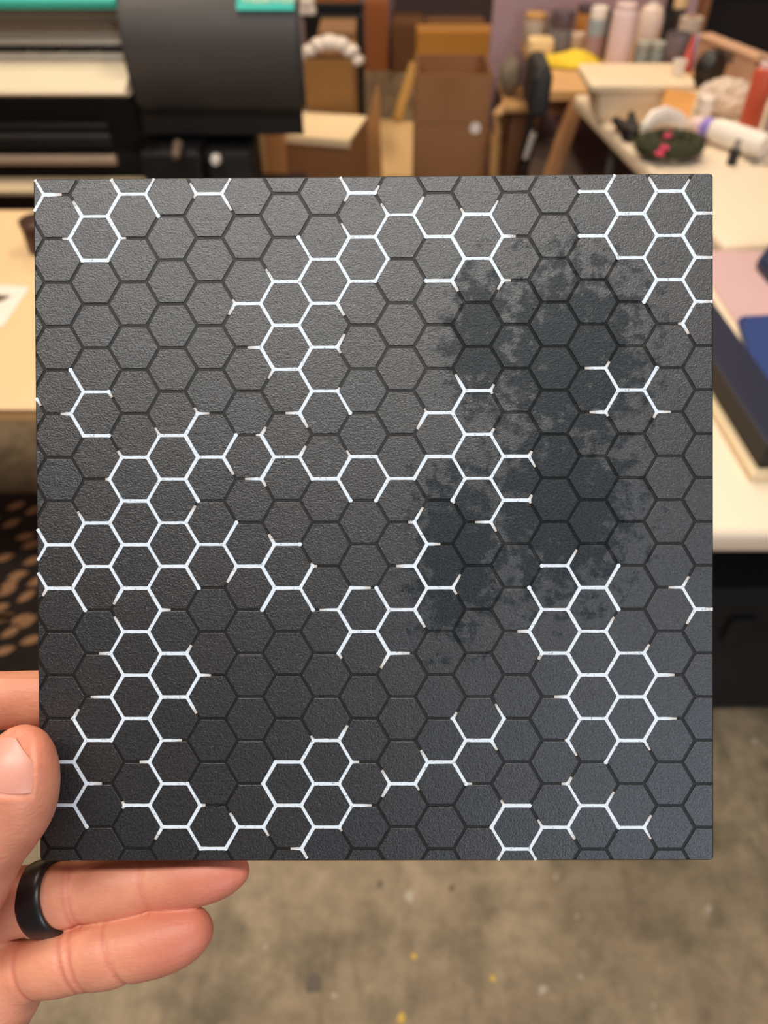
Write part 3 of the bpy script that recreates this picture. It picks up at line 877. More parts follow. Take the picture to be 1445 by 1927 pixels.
def skin_material():
    m = bpy.data.materials.new('skin')
    m.use_nodes = True
    nt = m.node_tree
    N, L = nt.nodes, nt.links
    bs = N['Principled BSDF']
    at = N.new('ShaderNodeAttribute')
    at.attribute_name = 'blush'
    tc = N.new('ShaderNodeTexCoord')

    def noise(sc, det=4, aniso=None):
        n = N.new('ShaderNodeTexNoise')
        n.inputs['Scale'].default_value = sc
        n.inputs['Detail'].default_value = det
        if aniso:
            mp = N.new('ShaderNodeMapping')
            mp.inputs['Scale'].default_value = aniso
            L.new(tc.outputs['Object'], mp.inputs['Vector'])
            L.new(mp.outputs['Vector'], n.inputs['Vector'])
        else:
            L.new(tc.outputs['Object'], n.inputs['Vector'])
        return n.outputs['Fac']
    r = N.new('ShaderNodeValToRGB')
    r.color_ramp.elements[0].position, r.color_ramp.elements[0].color = 0.30, (0.58, 0.215, 0.128, 1)
    r.color_ramp.elements[1].position, r.color_ramp.elements[1].color = 0.72, (0.75, 0.315, 0.190, 1)
    L.new(noise(70), r.inputs['Fac'])
    mx = N.new('ShaderNodeMix')
    mx.data_type = 'RGBA'
    mx.inputs[7].default_value = (0.60, 0.165, 0.11, 1)
    L.new(r.outputs['Color'], mx.inputs[6])
    L.new(at.outputs['Fac'], mx.inputs[0])
    L.new(mx.outputs[2], bs.inputs['Base Color'])
    bs.inputs['Roughness'].default_value = 0.48
    bs.inputs['Specular IOR Level'].default_value = 0.4
    bs.inputs['Subsurface Weight'].default_value = 0.25
    bs.inputs['Subsurface Radius'].default_value = (1.0, 0.35, 0.2)
    bs.inputs['Subsurface Scale'].default_value = 0.0025
    ad = N.new('ShaderNodeMath')
    ad.operation = 'ADD'
    L.new(noise(900, 2, (0.5, 1, 1)), ad.inputs[0])
    L.new(noise(420, 3, (1.0, 0.25, 0.25)), ad.inputs[1])
    bp = N.new('ShaderNodeBump')
    bp.inputs['Strength'].default_value = 0.55
    bp.inputs['Distance'].default_value = 0.00028
    L.new(ad.outputs[0], bp.inputs['Height'])
    L.new(bp.outputs['Normal'], bs.inputs['Normal'])
    return m


me = bpy.data.meshes.new('skin')
LV = HV / 1000 - ORG
me.from_pydata(LV.tolist(), [], HF.tolist())
me.update()
for p in me.polygons:
    p.use_smooth = True
at = me.attributes.new('blush', 'FLOAT', 'POINT')
at.data.foreach_set('value', blush)
me.materials.append(skin_material())
body = bpy.data.objects.new('skin', me)
C.objects.link(body)
body.parent = hand

# thumbnail: a curved plate in the nail bed
bm = NB()
ns, na = 14, 17
grid = [[], []]
from mathutils.bvhtree import BVHTree
bvh = BVHTree.FromPolygons([Vector(v) for v in HV.tolist()], HF.tolist())
for lay in (0, 1):
    for i in range(ns):
        row = []
        u = i / (ns - 1)
        for j in range(na):
            w = -1 + 2 * j / (na - 1)
            root = 0.9 * (1 - math.sqrt(max(0, 1 - 0.8 * w * w)))          # rounded root and free edge
            free = 1.2 * w * w + 4.2 * max(0, w) ** 1.4
            s = 0.3 + root + u * (NL - 0.3 - root - free)
            ang = w * halfa * 0.98
            c0, ax_, sd, out = nail_frame(0)
            c = c0 + ax_ * s
            dr = sd * math.sin(ang) + out * math.cos(ang)
            hit = bvh.ray_cast(Vector(c + dr * 25), Vector(-dr))
            rad = 25 - hit[3] if hit[0] is not None else 11
            row.append((c, dr, rad))
        grid[lay].append(row)
R_ = np.array([[g[2] for g in r] for r in grid[0]])
for _ in range(6):
    Rp = np.pad(R_, 1, mode='edge')
    R_ = (Rp[1:-1, 1:-1] * 2 + Rp[:-2, 1:-1] + Rp[2:, 1:-1] + Rp[1:-1, :-2] + Rp[1:-1, 2:]) / 6
vs = [[[bm.verts.new(Vector((g[0] + g[1] * (R_[i, j] + off)) / 1000 - ORG)) for j, g in enumerate(r)] for i, r in enumerate(grid[lay])] for lay, off in ((0, 0.42), (1, -0.5))]
for i in range(ns - 1):
    for j in range(na - 1):
        bm.faces.new((vs[0][i][j], vs[0][i][j + 1], vs[0][i + 1][j + 1], vs[0][i + 1][j]))
        bm.faces.new((vs[1][i][j], vs[1][i + 1][j], vs[1][i + 1][j + 1], vs[1][i][j + 1]))
rim = [(0, j) for j in range(na)] + [(i, na - 1) for i in range(1, ns)] + [(ns - 1, j) for j in range(na - 2, -1, -1)] + [(i, 0) for i in range(ns - 2, 0, -1)]
for a, b_ in zip(rim, rim[1:] + rim[:1]):
    bm.faces.new((vs[0][a[0]][a[1]], vs[1][a[0]][a[1]], vs[1][b_[0]][b_[1]], vs[0][b_[0]][b_[1]]))
nailm = mat('nail', (0.68, 0.30, 0.22), 0.40, 0.06, 150)
obj('thumbnail', bm, nailm, hand, smooth=True, label='pink thumbnail')

# black ring: a rounded band round the base of the ring finger
P = chains['r']
pxs = IW / 2 - P[:, 0] / P[:, 2] * FPX
i = int(np.argmin(np.abs(pxs - 96)))
c = P[i, :3]
ax_ = P[i + 4, :3] - P[i - 4, :3]
ax_ = ax_ / np.linalg.norm(ax_) + np.array((0, 0.20, 0.25))
ax_ /= np.linalg.norm(ax_)
ux = np.cross(ax_, (0, 0, 1.0))
ux /= np.linalg.norm(ux)
vx = np.cross(ax_, ux)
bm = NB()
prof = [(10.0, -4.2), (11.0, -4.3), (11.5, -3.8), (11.75, -2.5), (11.75, 2.5), (11.5, 3.8), (11.0, 4.3), (10.0, 4.2)]
n = 64
rg = [[bm.verts.new(Vector((c + ax_ * z + r * (math.cos(2 * PI * k / n) * ux * 1.0 + math.sin(2 * PI * k / n) * vx * 0.96)) / 1000 - ORG)) for k in range(n)] for r, z in prof]
for a in range(len(prof)):
    A, B = rg[a], rg[(a + 1) % len(prof)]
    for k in range(n):
        bm.faces.new((A[k], A[(k + 1) % n], B[(k + 1) % n], B[k]))
obj('ring', bm, mat('black_ring', (0.010, 0.010, 0.011), 0.36, 0.2, 60), hand, smooth=True, label='plain black finger ring')


# ------------------------------------------------------------------ the workshop behind
def mpp(p):
    """metres per photograph pixel at a point"""
    return (p.y * math.cos(PITCH) + (CAMH - p.z) * math.sin(PITCH)) / FPX


card = mat('brown_cardboard', srgb(150, 104, 62), 0.75, 0.10, 14)
card_red = mat('reddish_cardboard', srgb(165, 100, 55), 0.75, 0.10, 12)
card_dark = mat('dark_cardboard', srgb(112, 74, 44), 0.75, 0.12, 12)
card_ochre = mat('ochre_cardboard', srgb(196, 140, 58), 0.75, 0.08, 10)
card_pale = mat('pale_cardboard', srgb(246, 222, 180), 0.75, 0.06, 8)
card_tan = mat('tan_cardboard', srgb(196, 160, 110), 0.75, 0.08, 10)
tape = mat('shiny_packing_tape', srgb(170, 130, 105), 0.2, 0.1, 30)
black = mat('black_plastic', srgb(22, 21, 21), 0.45, 0.2, 20)
softblack = mat('black_rubber', srgb(26, 24, 23), 0.7, 0.2, 20)
dgrey = mat('charcoal_plastic', srgb(60, 58, 56), 0.5, 0.08, 12, bump=0.0002)
mgrey = mat('grey_plastic', srgb(138, 130, 120), 0.5, 0.08, 12)
cream = mat('cream_plastic', srgb(238, 222, 192), 0.45, 0.04, 10)
white = mat('white_plastic', srgb(235, 226, 214), 0.4, 0.04, 14)
teal = mat('teal_print', srgb(36, 186, 172), 0.5, 0.06, 10)
wood = mat('pale_wood', srgb(205, 160, 105), 0.6, 0.12, 12)
metal = mat('brushed_steel', srgb(170, 168, 165), 0.35, 0.08, 30, metal=0.9)


def carton(name, label, x0, x1, y0, y1, z0, z1, m, rz=0.0, open_top=True, flaps=('front', 'back', 'left', 'right'), group=None, flap_len=0.12, lean=0.5, tape_z=None, inner=None):
    """cardboard box: walls with a floor, folded-out flaps or taped lid"""
    w, d, h, tk = x1 - x0, y1 - y0, z1 - z0, 0.006
    t = thing(name, label, 'box', ((x0 + x1) / 2, (y0 + y1) / 2, z0), rz, group)
    b = NB()
    box(b, (-w / 2, -d / 2, 0), (w / 2, d / 2, tk))
    box(b, (-w / 2, -d / 2, tk), (w / 2, -d / 2 + tk, h))
    box(b, (-w / 2, d / 2 - tk, tk), (w / 2, d / 2, h))
    box(b, (-w / 2, -d / 2 + tk, tk), (-w / 2 + tk, d / 2 - tk, h))
    box(b, (w / 2 - tk, -d / 2 + tk, tk), (w / 2, d / 2 - tk, h))
    obj('body', b, m, t)
    if not open_top:
        for s in (-1, 1):
            obj('flap', box(NB(), (-w / 2, min(0, s * d / 2) + 0.001, h), (w / 2, max(0, s * d / 2) - 0.001, h + tk), 0.001), m, t)
        obj('packing_tape', box(NB(), (-w / 2, -0.024, h + tk), (w / 2, 0.024, h + tk + 0.0008)), tape, t)
    else:
        for f in flaps:
            s = 1 if f in ('right', 'back') else -1
            if f in ('left', 'right'):
                M = Matrix.Translation((s * w / 2, 0, h)) @ rot3(ry=s * lean)
                obj('flap', box(NB(), (-0.003, -d / 2 + 0.004, 0), (0.003, d / 2 - 0.004, flap_len)), inner or m, t, M=M)
            else:
                M = Matrix.Translation((0, s * d / 2, h)) @ rot3(rx=-s * lean)
                obj('flap', box(NB(), (-w / 2 + 0.004, -0.003, 0), (w / 2 - 0.004, 0.003, flap_len)), inner or m, t, M=M)
    if tape_z:
        obj('packing_tape', box(NB(), (-w / 2 - 0.0008, -d / 2 - 0.0012, tape_z - 0.02), (w / 2 + 0.0008, -d / 2, tape_z + 0.02)), tape, t)
    return t


def px_box(x0, x1, Y, ytop=None, ztop=None):
    """x range and top height of something whose front face stands at depth Y"""
    zt = aty((x0 + x1) / 2, ytop, Y).z if ytop is not None else ztop
    zm = zt * 0.6
    s = (Y * math.cos(PITCH) + (CAMH - zt) * math.sin(PITCH)) / FPX
    return (x0 - IW / 2) * s, (x1 - IW / 2) * s, zt


# ---- wide-format printer on the left
PRX0, PRX1 = -2.5, -0.2
pr = thing('wide_format_printer', 'wide black and grey roll printer with teal stripes at the upper left', 'printer', (0, 0, 0))
zz = lambda py, y: aty(722, py, y).z
cap_prof = [(2.95, 0.85), (2.95, 1.16), (2.62, 1.20), (2.42, 1.185), (2.27, 1.14), (2.195, 1.075), (2.175, 0.99), (2.18, 0.92), (2.205, 0.86), (2.24, 0.835), (2.32, 0.825)]
b = NB()
prism(b, cap_prof, -0.655, -0.205, 'X')
bmesh.ops.bevel(b, geom=[e for e in b.edges if abs(e.verts[0].co.x - e.verts[1].co.x) < 1e-6], offset=0.012, segments=3, affect='EDGES')
for v in b.verts:
    if v.co.x > -0.3 and v.co.y > 2.2:
        v.co.x *= v.co.y / 2.2
obj('end_cover', b, dgrey, pr, smooth=True)
b = NB()
prism(b, [(2.9, 0.76), (2.9, 0.85), (2.25, 0.83), (2.25, 0.775), (2.32, 0.76)], -0.66, -0.30, 'X')
for v in b.verts:
    if v.co.x > -0.5:
        v.co.x = -0.098 * v.co.y
obj('end_base', b, black, pr)
lb = NB()
p0 = Vector((-0.35, 2.262, 1.138))
prism(lb, [(2.262, 1.140), (2.190, 1.0785), (2.188, 1.080), (2.260, 1.1425)], -0.358, -0.218, 'X')
tl = obj('control_label', lb, teal, pr, label='teal label with pale writing')
b = NB()
random.seed(8)
for k in range(7):          # blurred, unreadable pale handwriting on the label
    xx = -0.345 + 0.0185 * k
    pts = []
    for j in range(9):
        tt = j / 8
        f = 0.14 + 0.30 * (0.5 + 0.5 * math.sin(tt * 9 + k * 1.7))
        pts.append((xx + tt * 0.016, 2.190 + (2.262 - 2.190) * f - 0.003, 1.0785 + (1.140 - 1.0785) * f + 0.0035))
    tube(b, pts, 0.0022, 5)
obj('pale_script', b, mat('pale_ink', srgb(190, 225, 205), 0.5), tl)
b = NB()
prism(b, [(2.9, 1.075), (2.9, 1.18), (2.4, 1.18), (2.27, 1.15), (2.225, 1.09), (2.235, zz(17, 2.235))], PRX0, -0.66, 'X')
obj('front_cover', b, teal, pr, label='teal front cover edge')
b = NB()
prism(b, [(2.9, 1.03), (2.9, 1.070), (2.25, zz(17, 2.25) - 0.002), (2.26, zz(40, 2.26))], PRX0, -0.665, 'X')
obj('cover_lip', b, mat('dark_grey_lip', srgb(82, 76, 70), 0.4, 0.06), pr)
b = NB()
prism(b, [(2.5, 0.975), (2.5, 1.02), (2.30, zz(42, 2.30)), (2.285, zz(86, 2.285))], PRX0, -0.668, 'X')
obj('media_window', b, mat('smoky_window', srgb(150, 138, 122), 0.3, 0.12, 9), pr)
b = NB()
prism(b, [(2.4, zz(73, 2.278)), (2.278, zz(73, 2.278)), (2.272, zz(84, 2.272)), (2.4, zz(84, 2.272))], PRX0, -0.668, 'X')
obj('pinch_rail', b, mat('warm_grey_rail', srgb(176, 166, 150), 0.35), pr)
b = NB()
prism(b, [(2.4, zz(100, 2.27)), (2.27, zz(100, 2.27)), (2.262, zz(112, 2.262)), (2.4, zz(112, 2.262))], PRX0, -0.66, 'X')
obj('guide_rail', b, mat('warm_grey_rail', srgb(176, 166, 150), 0.35), pr)
for k in range(13):
    xx = -0.71 - k * 0.085
    obj('pinch_roller', tube(NB(), [(xx - 0.026, 2.283, zz(93, 2.283)), (xx + 0.026, 2.283, zz(93, 2.283))], 0.0085, 10), black, pr, smooth=True)
b = NB()
prism(b, [(2.5, 0.88), (2.5, zz(101, 2.31)), (2.31, zz(101, 2.31)), (2.262, zz(116, 2.262)), (2.14, zz(168, 2.14)), (2.135, zz(177, 2.135)), (2.16, zz(182, 2.16))], PRX0, -0.655, 'X')
obj('platen', b, cream, pr, smooth=False, label='bright cream front platen')
b = NB()
prism(b, [(2.215, zz(139, 2.215)), (2.215, zz(139, 2.215) + 0.003), (2.190, zz(150, 2.190) + 0.003), (2.190, zz(150, 2.190))], -0.80, -0.69, 'X')
obj('platen_strip', b, mat('grey_strip', srgb(196, 184, 164), 0.4), pr)
for yy, zz, rr, m, nm in ((2.20, 0.812, 0.013, black, 'guide_roller'), (2.19, 0.790, 0.010, dgrey, 'guide_roller'), (2.2, 0.768, 0.010, black, 'guide_roller'),
                          (2.19, 0.729, 0.014, mat('paper_core', srgb(176, 150, 125), 0.6), 'media_core')):
    obj(nm, tube(NB(), [(PRX0, yy, zz), (-0.735, yy, zz)], rr, 16), m, pr, smooth=True)
obj('rear_apron', box(NB(), (PRX0, 2.36, 0.52), (-0.665, 2.40, 0.90)), softblack, pr)
b = NB()
prism(b, [(2.16, 0.655), (2.19, 0.668), (2.23, 0.668), (2.23, 0.648), (2.165, 0.642)], PRX0, -0.587, 'X')
obj('catch_tray', b, card_pale, pr, label='pale front catch bar')
obj('cross_bar', box(NB(), (PRX0, 2.42, 0.5), (-0.24, 2.50, 0.58), 0.006), black, pr)
for xx in (-0.46, -2.2):
    obj('leg', box(NB(), (xx - 0.05, 2.42, 0.06), (xx + 0.05, 2.54, 0.77), 0.008), black, pr)
    obj('foot', box(NB(), (xx - 0.055, 2.05, 0.02), (xx + 0.055, 2.95, 0.07), 0.012), black, pr)
obj('take_up_bracket', box(NB(), (-0.66, 2.16, 0.63), (-0.50, 2.41, 0.76), 0.01), black, pr)
obj('take_up_motor', box(NB(), (-0.50, 2.22, 0.60), (-0.37, 2.41, 0.74), 0.012), softblack, pr)
p = aty(340, 262, 2.2)
obj('bracket_pin', lathe(NB(), [(0, 0), (0.013, 0), (0.013, 0.05), (0.009, 0.06), (0, 0.06)], 14, Matrix.Translation((p.x, 2.165, p.z)) @ rot3(rx=PI / 2 + 0.3)), mat('bronze_pin', srgb(92, 78, 64), 0.4, 0.1), pr, smooth=True)
p = aty(405, 303, 2.2)
obj('adjusting_knob', lathe(NB(), [(0, 0), (0.014, 0), (0.015, 0.01), (0.014, 0.024), (0.009, 0.030), (0, 0.030)], 16, Matrix.Translation((p.x, 2.222, p.z)) @ rot3(rx=PI / 2)), white, pr, smooth=True, label='white knob')
p = aty(432, 280, 2.45)
obj('grey_post', box(NB(), (p.x - 0.022, 2.45, 0.07), (p.x + 0.022, 2.50, 0.76), 0.006), mgrey, pr)

# ---- kraft-topped table at the left edge
t = thing('kraft_table', 'work table with a tan kraft paper top at the left edge', 'table', (0, 0, 0))
obj('tabletop', box(NB(), (-1.95, 1.02, 0.72), (-0.42, 1.80, 0.749), 0.006), wood, t)
obj('kraft_cover', box(NB(), (-1.952, 1.015, 0.7492), (-0.418, 1.80, 0.752), 0.001), mat('kraft_paper', srgb(222, 190, 144), 0.7, 0.05, 5), t)
for x in (-1.88, -0.50):
    for y in (1.10, 1.72):
        obj('leg', box(NB(), (x - 0.025, y - 0.025, 0), (x + 0.025, y + 0.025, 0.72), 0.004), black, t)
    obj('rail', box(NB(), (x - 0.015, 1.126, 0.64), (x + 0.015, 1.694, 0.70), 0.003), black, t)
b = NB()
A = [atz(-95, 655, 0.7525), atz(8, 612, 0.7525), atz(56, 541, 0.7525), atz(-60, 533, 0.7525)]
c0 = sum(A, Vector()) / 4
prism(b, [(p.x - c0.x, p.y - c0.y) for p in A], 0, 0.0008)
t = thing('paper_sheet', 'white paper sheet with a dark corner print on the kraft table', 'paper', (c0.x, c0.y, 0.7525))
obj('sheet', b, white, t)
b = NB()
A2 = [atz(-70, 590, 0.7533), atz(6, 566, 0.7533), atz(22, 556, 0.7533), atz(-60, 552, 0.7533)]
prism(b, [(p.x - c0.x, p.y - c0.y) for p in A2], 0.0009, 0.0011)
obj('dark_print', b, mat('brown_print', srgb(92, 74, 62), 0.6), t)
p = atz(66, 470, 0.752)
b = NB()
lathe(b, [(0, 0), (0.030, 0), (0.032, 0.004), (0.032, 0.045), (0.028, 0.052), (0, 0.052)], 20)
t = thing('ink_pot', 'small dark brown pot on the kraft table beside the panel', 'pot', (p.x + 0.02, p.y, 0.7525))
obj('pot', b, mat('dark_brown_glaze', srgb(62, 36, 26), 0.35), t, smooth=True)
b = NB()
lathe(b, [(0, 0.0525), (0.034, 0.0525), (0.034, 0.066), (0.031, 0.068), (0, 0.068)], 20)
obj('lid', b, mat('dark_brown_glaze', srgb(62, 36, 26), 0.35), t, smooth=True)
# dark doormat with tan leaf motifs under the table
t = thing('patterned_mat', 'dark mat with tan leaf motifs on the floor under the kraft table', 'mat', (-0.95, 1.20, 0))
obj('pile', box(NB(), (-0.65, -0.42, 0), (0.45, 0.42, 0.012), 0.004), mat('dark_brown_pile', srgb(44, 32, 22), 0.9, 0.25, 60), t)
tanm = mat('tan_motif', srgb(190, 140, 95), 0.9, 0.1, 40)
for px, py in ((22, 985), (48, 1010), (8, 1050), (62, 1055), (34, 1082), (50, 1122), (14, 1112), (40, 1165), (20, 1190), (58, 1205), (8, 1225), (30, 952), (64, 960),
               (-30, 1010), (-40, 1080), (-35, 1150), (95, 1030), (100, 1100), (110, 1180), (-80, 1050), (140, 1060), (150, 1150),
               *((random.uniform(-330, 330), random.uniform(930, 1260)) for _ in range(70))):
    p = atz(px, py, 0.012)
    lx, ly = p.x + 0.95, p.y - 1.20
    if abs(ly) > 0.38 or not -0.61 < lx < 0.41 or (px > 100 and 1100 > py > 1240):
        continue
    a = random.uniform(0.3, 0.9)
    b = NB()
    prism(b, [(0.022 * math.cos(2 * PI * k / 10) * (1.2 if k % 5 == 0 else 0.9), 0.012 * math.sin(2 * PI * k / 10)) for k in range(10)], 0.0121, 0.0135, M=Matrix.Translation((lx, ly, 0)) @ rot3(rz=a))
    obj('leaf_motif', b, tanm, t)

# ---- cartons in the middle
x0, x1, zt = px_box(783, 922, 3.3, 236)
lower_z = zt
carton('cardboard_box', 'plain brown carton with a white round sticker, lower of the central stack', x0, x1, 3.30, 3.62, 0, lower_z, mat('mid_brown_cardboard', srgb(150, 106, 68), 0.6, 0.06, 8), open_top=False)
p = aty(895, 231, 3.299)
b = NB()
lathe(b, [(0, 0), (0.022, 0), (0.022, 0.0012), (0, 0.0012)], 24, Matrix.Translation((p.x, 3.2995, p.z - 0.02)) @ rot3(rx=PI / 2))
stk = obj('round_sticker', b, mat('white_sticker', srgb(236, 228, 222), 0.35), bpy.data.objects['cardboard_box'])
stk.matrix_parent_inverse = Matrix.Translation(bpy.data.objects['cardboard_box'].location).inverted()
stk['label'] = 'white round sticker'
x0, x1, zt = px_box(785, 927, 3.3, 141)
carton('open_carton', 'open brown carton with dark inside on top of the stickered carton', x0, x1, 3.30, 3.60, lower_z + 0.008, zt, mat('mid_brown_cardboard', srgb(150, 106, 68), 0.6, 0.06, 8), flaps=(), open_top=True)
x0, x1, zt = px_box(785, 942, 5.0, 62)
carton('ochre_carton', 'wide ochre yellow carton behind the central stack', x0, x1, 5.0, 5.18, 0, zt, card_ochre, open_top=False)
x0, x1, zt = px_box(686, 731, 5.95, 10)
carton('tall_carton', 'tall orange-brown carton against the back wall', x0, x1, 5.95, 6.3, 0, zt, card_red, open_top=False)
x0, x1, zt = px_box(738, 800, 5.9, 52)
carton('low_carton', 'low dark reddish carton beside the tall orange-brown one', x0, x1, 5.9, 6.3, 0, zt, card_dark, open_top=False)
# left column beside the printer
x0, x1, zt = px_box(572, 664, 3.6, 118)
carton('wrapped_carton', 'ochre-brown carton with white bubble wrap over its top', x0, x1, 3.6, 3.95, 0, zt, mat('olive_cardboard', srgb(150, 108, 56), 0.75, 0.08, 10), open_top=False)
b = NB()
cx_, s_ = (x0 + x1) / 2, (x1 - x0) / 2
for k, (fx, fz, rr) in enumerate(((-1.25, -0.02, 0.030), (-0.75, 0.0, 0.03), (-0.35, 0.022, 0.034), (0.05, 0.030, 0.036), (0.45, 0.024, 0.034), (0.85, 0.0, 0.032), (1.10, -0.035, 0.028))):
    bmesh.ops.create_icosphere(b, subdivisions=2, radius=rr, matrix=Matrix.Translation((cx_ + fx * s_, 3.66, zt + 0.03 + fz)) @ Matrix.Diagonal((1.35, 1.5, 0.85, 1)))
o = obj('bubble_wrap', b, mat('white_bubble_wrap', srgb(232, 222, 212), 0.3, 0.06, 60, bump=0.004), None, smooth=True)
tag(o, 'white crumpled bubble wrap draped over the ochre-brown carton', 'packaging')
x0, x1, zt = px_box(598, 668, 4.3, 64)
carton('tan_carton', 'tan carton behind the bubble-wrapped carton', x0, x1, 4.3, 4.6, 0, zt, mat('tan_brown_cardboard', srgb(140, 106, 70), 0.75), open_top=False)
x0, x1, zt = px_box(572, 682, 4.75, 33)
t = thing('black_crate', 'black plastic crate behind the tan carton', 'crate', ((x0 + x1) / 2, 4.9, 0))
w = (x1 - x0) / 2
b = NB()
for a in ((-w, -0.15, 0, w, -0.14, zt), (-w, 0.14, 0, w, 0.15, zt), (-w, -0.14, 0, -w + 0.01, 0.14, zt), (w - 0.01, -0.14, 0, w, 0.14, zt), (-w + 0.01, -0.14, 0, w - 0.01, 0.14, 0.01)):
    box(b, a[:3], a[3:])
obj('body', b, black, t)
obj('rim', tube(NB(), [(-w, -0.15, zt), (w, -0.15, zt), (w, 0.15, zt), (-w, 0.15, zt)], 0.012, 8, closed=True), softblack, t)
obj('front_sticker', box(NB(), (-0.04, -0.153, zt * 0.55), (0.05, -0.1505, zt * 0.85)), mat('grey_sticker', srgb(105, 92, 80), 0.5), t)
x0, x1, zt = px_box(588, 672, 5.1, -40)
carton('high_carton', 'orange-brown carton standing behind the black crate', x0, x1, 5.1, 5.5, 0, zt, card_red, open_top=False)
p = aty(580, 12, 4.72)
b = NB()
bmesh.ops.create_icosphere(b, subdivisions=2, radius=0.05, matrix=Matrix.Translation((0, 0, 0.05)) @ Matrix.Diagonal((0.9, 0.7, 1, 1)))
box(b, (-0.045, -0.03, 0), (0.045, 0.03, 0.03), 0.006)
t = tag(obj('white_bundle', b, white, None, smooth=True, M=Matrix.Translation((p.x - 0.01, 4.76, bpy.data.objects['black_crate'].children[1].dimensions.z * 0 + px_box(572, 682, 4.75, 33)[2] + 0.013))),
        'small white bundle on the black crate rim beside the printer', 'bundle')
# pale-lined carton, turned, in front
c_ = atz(612, 232, 0.44)
carton('pale_lidded_carton', 'turned brown carton with a bright cream lid beside the printer', c_.x - 0.142, c_.x + 0.142, c_.y - 0.17, c_.y + 0.13, 0.0, 0.426, card, rz=-0.22, open_top=True, flaps=())
t = bpy.data.objects['pale_lidded_carton']
obj('lid', box(NB(), (-0.144, -0.151, 0.427), (0.144, 0.151, 0.440), 0.004), card_pale, t, label='bright cream lid')
obj('lid_lip', box(NB(), (-0.146, -0.157, 0.41), (0.146, -0.1515, 0.440), 0.002), card_pale, t)
b = NB()
fl_ = [aty(640, 285, 3.565), aty(722, 285, 3.565), aty(712, 150, 3.59)]
fl_[0].z = fl_[1].z = 0.0
A = fl_
for off in (0, 0.006):
    pass
va = [b.verts.new(p) for p in A]
vb = [b.verts.new(p + Vector((0, 0.006, 0))) for p in A]
b.faces.new(va)
b.faces.new(vb)
for i in range(3):
    b.faces.new((va[i], va[(i + 1) % 3], vb[(i + 1) % 3], vb[i]))
A0 = [aty(640, 330, 3.22), aty(690, 330, 3.25)]
tag(obj('cardboard_offcut', b, mat('orange_tan_cardboard', srgb(186, 132, 76), 0.75), None), 'pointed orange-tan cardboard offcut leaning on the cream-lidded carton', 'cardboard')
x0, x1, zt = px_box(452, 487, 3.0, 232)
carton('narrow_carton', 'narrow tan carton standing beside the printer leg', x0, x1, 3.0, 3.11, 0, zt, card_tan, open_top=False)
x0, x1, zt = px_box(493, 526, 3.12, 243)
carton('orange_carton', 'small orange-tan carton between the narrow carton and the cream-lidded one', x0, x1, 3.12, 3.3, 0, zt, mat('orange_tan_cardboard', srgb(186, 132, 76), 0.75), open_top=False)
# flattened cardboard on the floor, and the batten leaning on the ochre carton
b = NB()
A = [atz(652, 336, 0), atz(776, 336, 0), atz(778, 232, 0), atz(704, 224, 0)]
c_ = sum(A, Vector()) / 4
prism(b, [(p.x - c_.x, p.y - c_.y) for p in A], 0.0, 0.006)
tag(obj('cardboard_sheet', b, mat('flat_tan_cardboard', srgb(222, 190, 138), 0.7, 0.05, 6), None, M=Matrix.Translation((c_.x, c_.y, 0))), 'flat tan cardboard sheet lying on the floor before the batten', 'cardboard')
bot, top = aty(746, 222, 4.86), aty(781, 118, 4.945)
bot.z = 0.012
ax = (top - bot)
b = NB()
box(b, (-0.032, -0.011, 0), (0.032, 0.011, ax.length), 0.003)
q = ax.to_track_quat('Z', 'Y').to_matrix().to_4x4()
tag(obj('wooden_batten', b, mat('yellow_pine', srgb(214, 170, 96), 0.55, 0.1, 30), None, M=Matrix.Translation(bot) @ q), 'pale pine batten leaning against the ochre carton', 'batten')
# dark board against the back wall
tag(obj('grey_board', box(NB(), (0.08, 6.40, 0), (1.0, 6.46, 0.9), 0.004), mat('mauve_grey_board', srgb(74, 62, 66), 0.7, 0.08, 6), None), 'dark mauve board leaning flat on the back wall', 'board')
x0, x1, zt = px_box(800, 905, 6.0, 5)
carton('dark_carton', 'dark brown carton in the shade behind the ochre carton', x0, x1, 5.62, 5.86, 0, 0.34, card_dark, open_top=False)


# ------------------------------------------------------------------ right side: tables and what stands on them
def folding_table(name, label, x0, x1, y0, y1, topm, legm, rz=0.0, piv=None):
    cx_, cy_ = piv or ((x0 + x1) / 2, (y0 + y1) / 2)
    t = thing(name, label, 'table', (cx_, cy_, 0), rz)
    x0, x1, y0, y1 = x0 - cx_, x1 - cx_, y0 - cy_, y1 - cy_
    b = NB()
    box(b, (x0, y0, 0.705), (x1, y1, 0.75), 0.014, seg=3)
    obj('tabletop', b, topm, t, smooth=True)
    obj('apron', box(NB(), (x0 + 0.05, y0 + 0.05, 0.67), (x1 - 0.05, y1 - 0.05, 0.705)), legm, t)
    for yy in (y0 + 0.22, y1 - 0.22):
        for xx in (x0 + 0.08, x1 - 0.08):
            obj('leg', tube(NB(), [(xx, yy, 0.67), (xx, yy, 0.0)], 0.014, 10), legm, t, smooth=True)
        obj('cross_bar', tube(NB(), [(x0 + 0.08, yy, 0.2), (x1 - 0.08, yy, 0.2)], 0.011, 8), legm, t, smooth=True)
    return t


tabm = mat('white_table_plastic', srgb(232, 214, 188), 0.45, 0.03, 8)
greym = mat('grey_enamel', srgb(110, 108, 106), 0.4, 0.05)
# far white table: its left edge runs 8 degrees off the view direction
folding_table('white_folding_table', 'long white folding table crowded with cans, bag and wreath, farther of the two', 0.745, 1.505, 1.615, 2.72, tabm, greym, rz=math.radians(7), piv=(0.745, 1.615))
folding_table('near_folding_table', 'white folding table at the right edge, nearer one with blue cloth on it', 0.40, 1.55, 0.735, 1.60, tabm, greym)
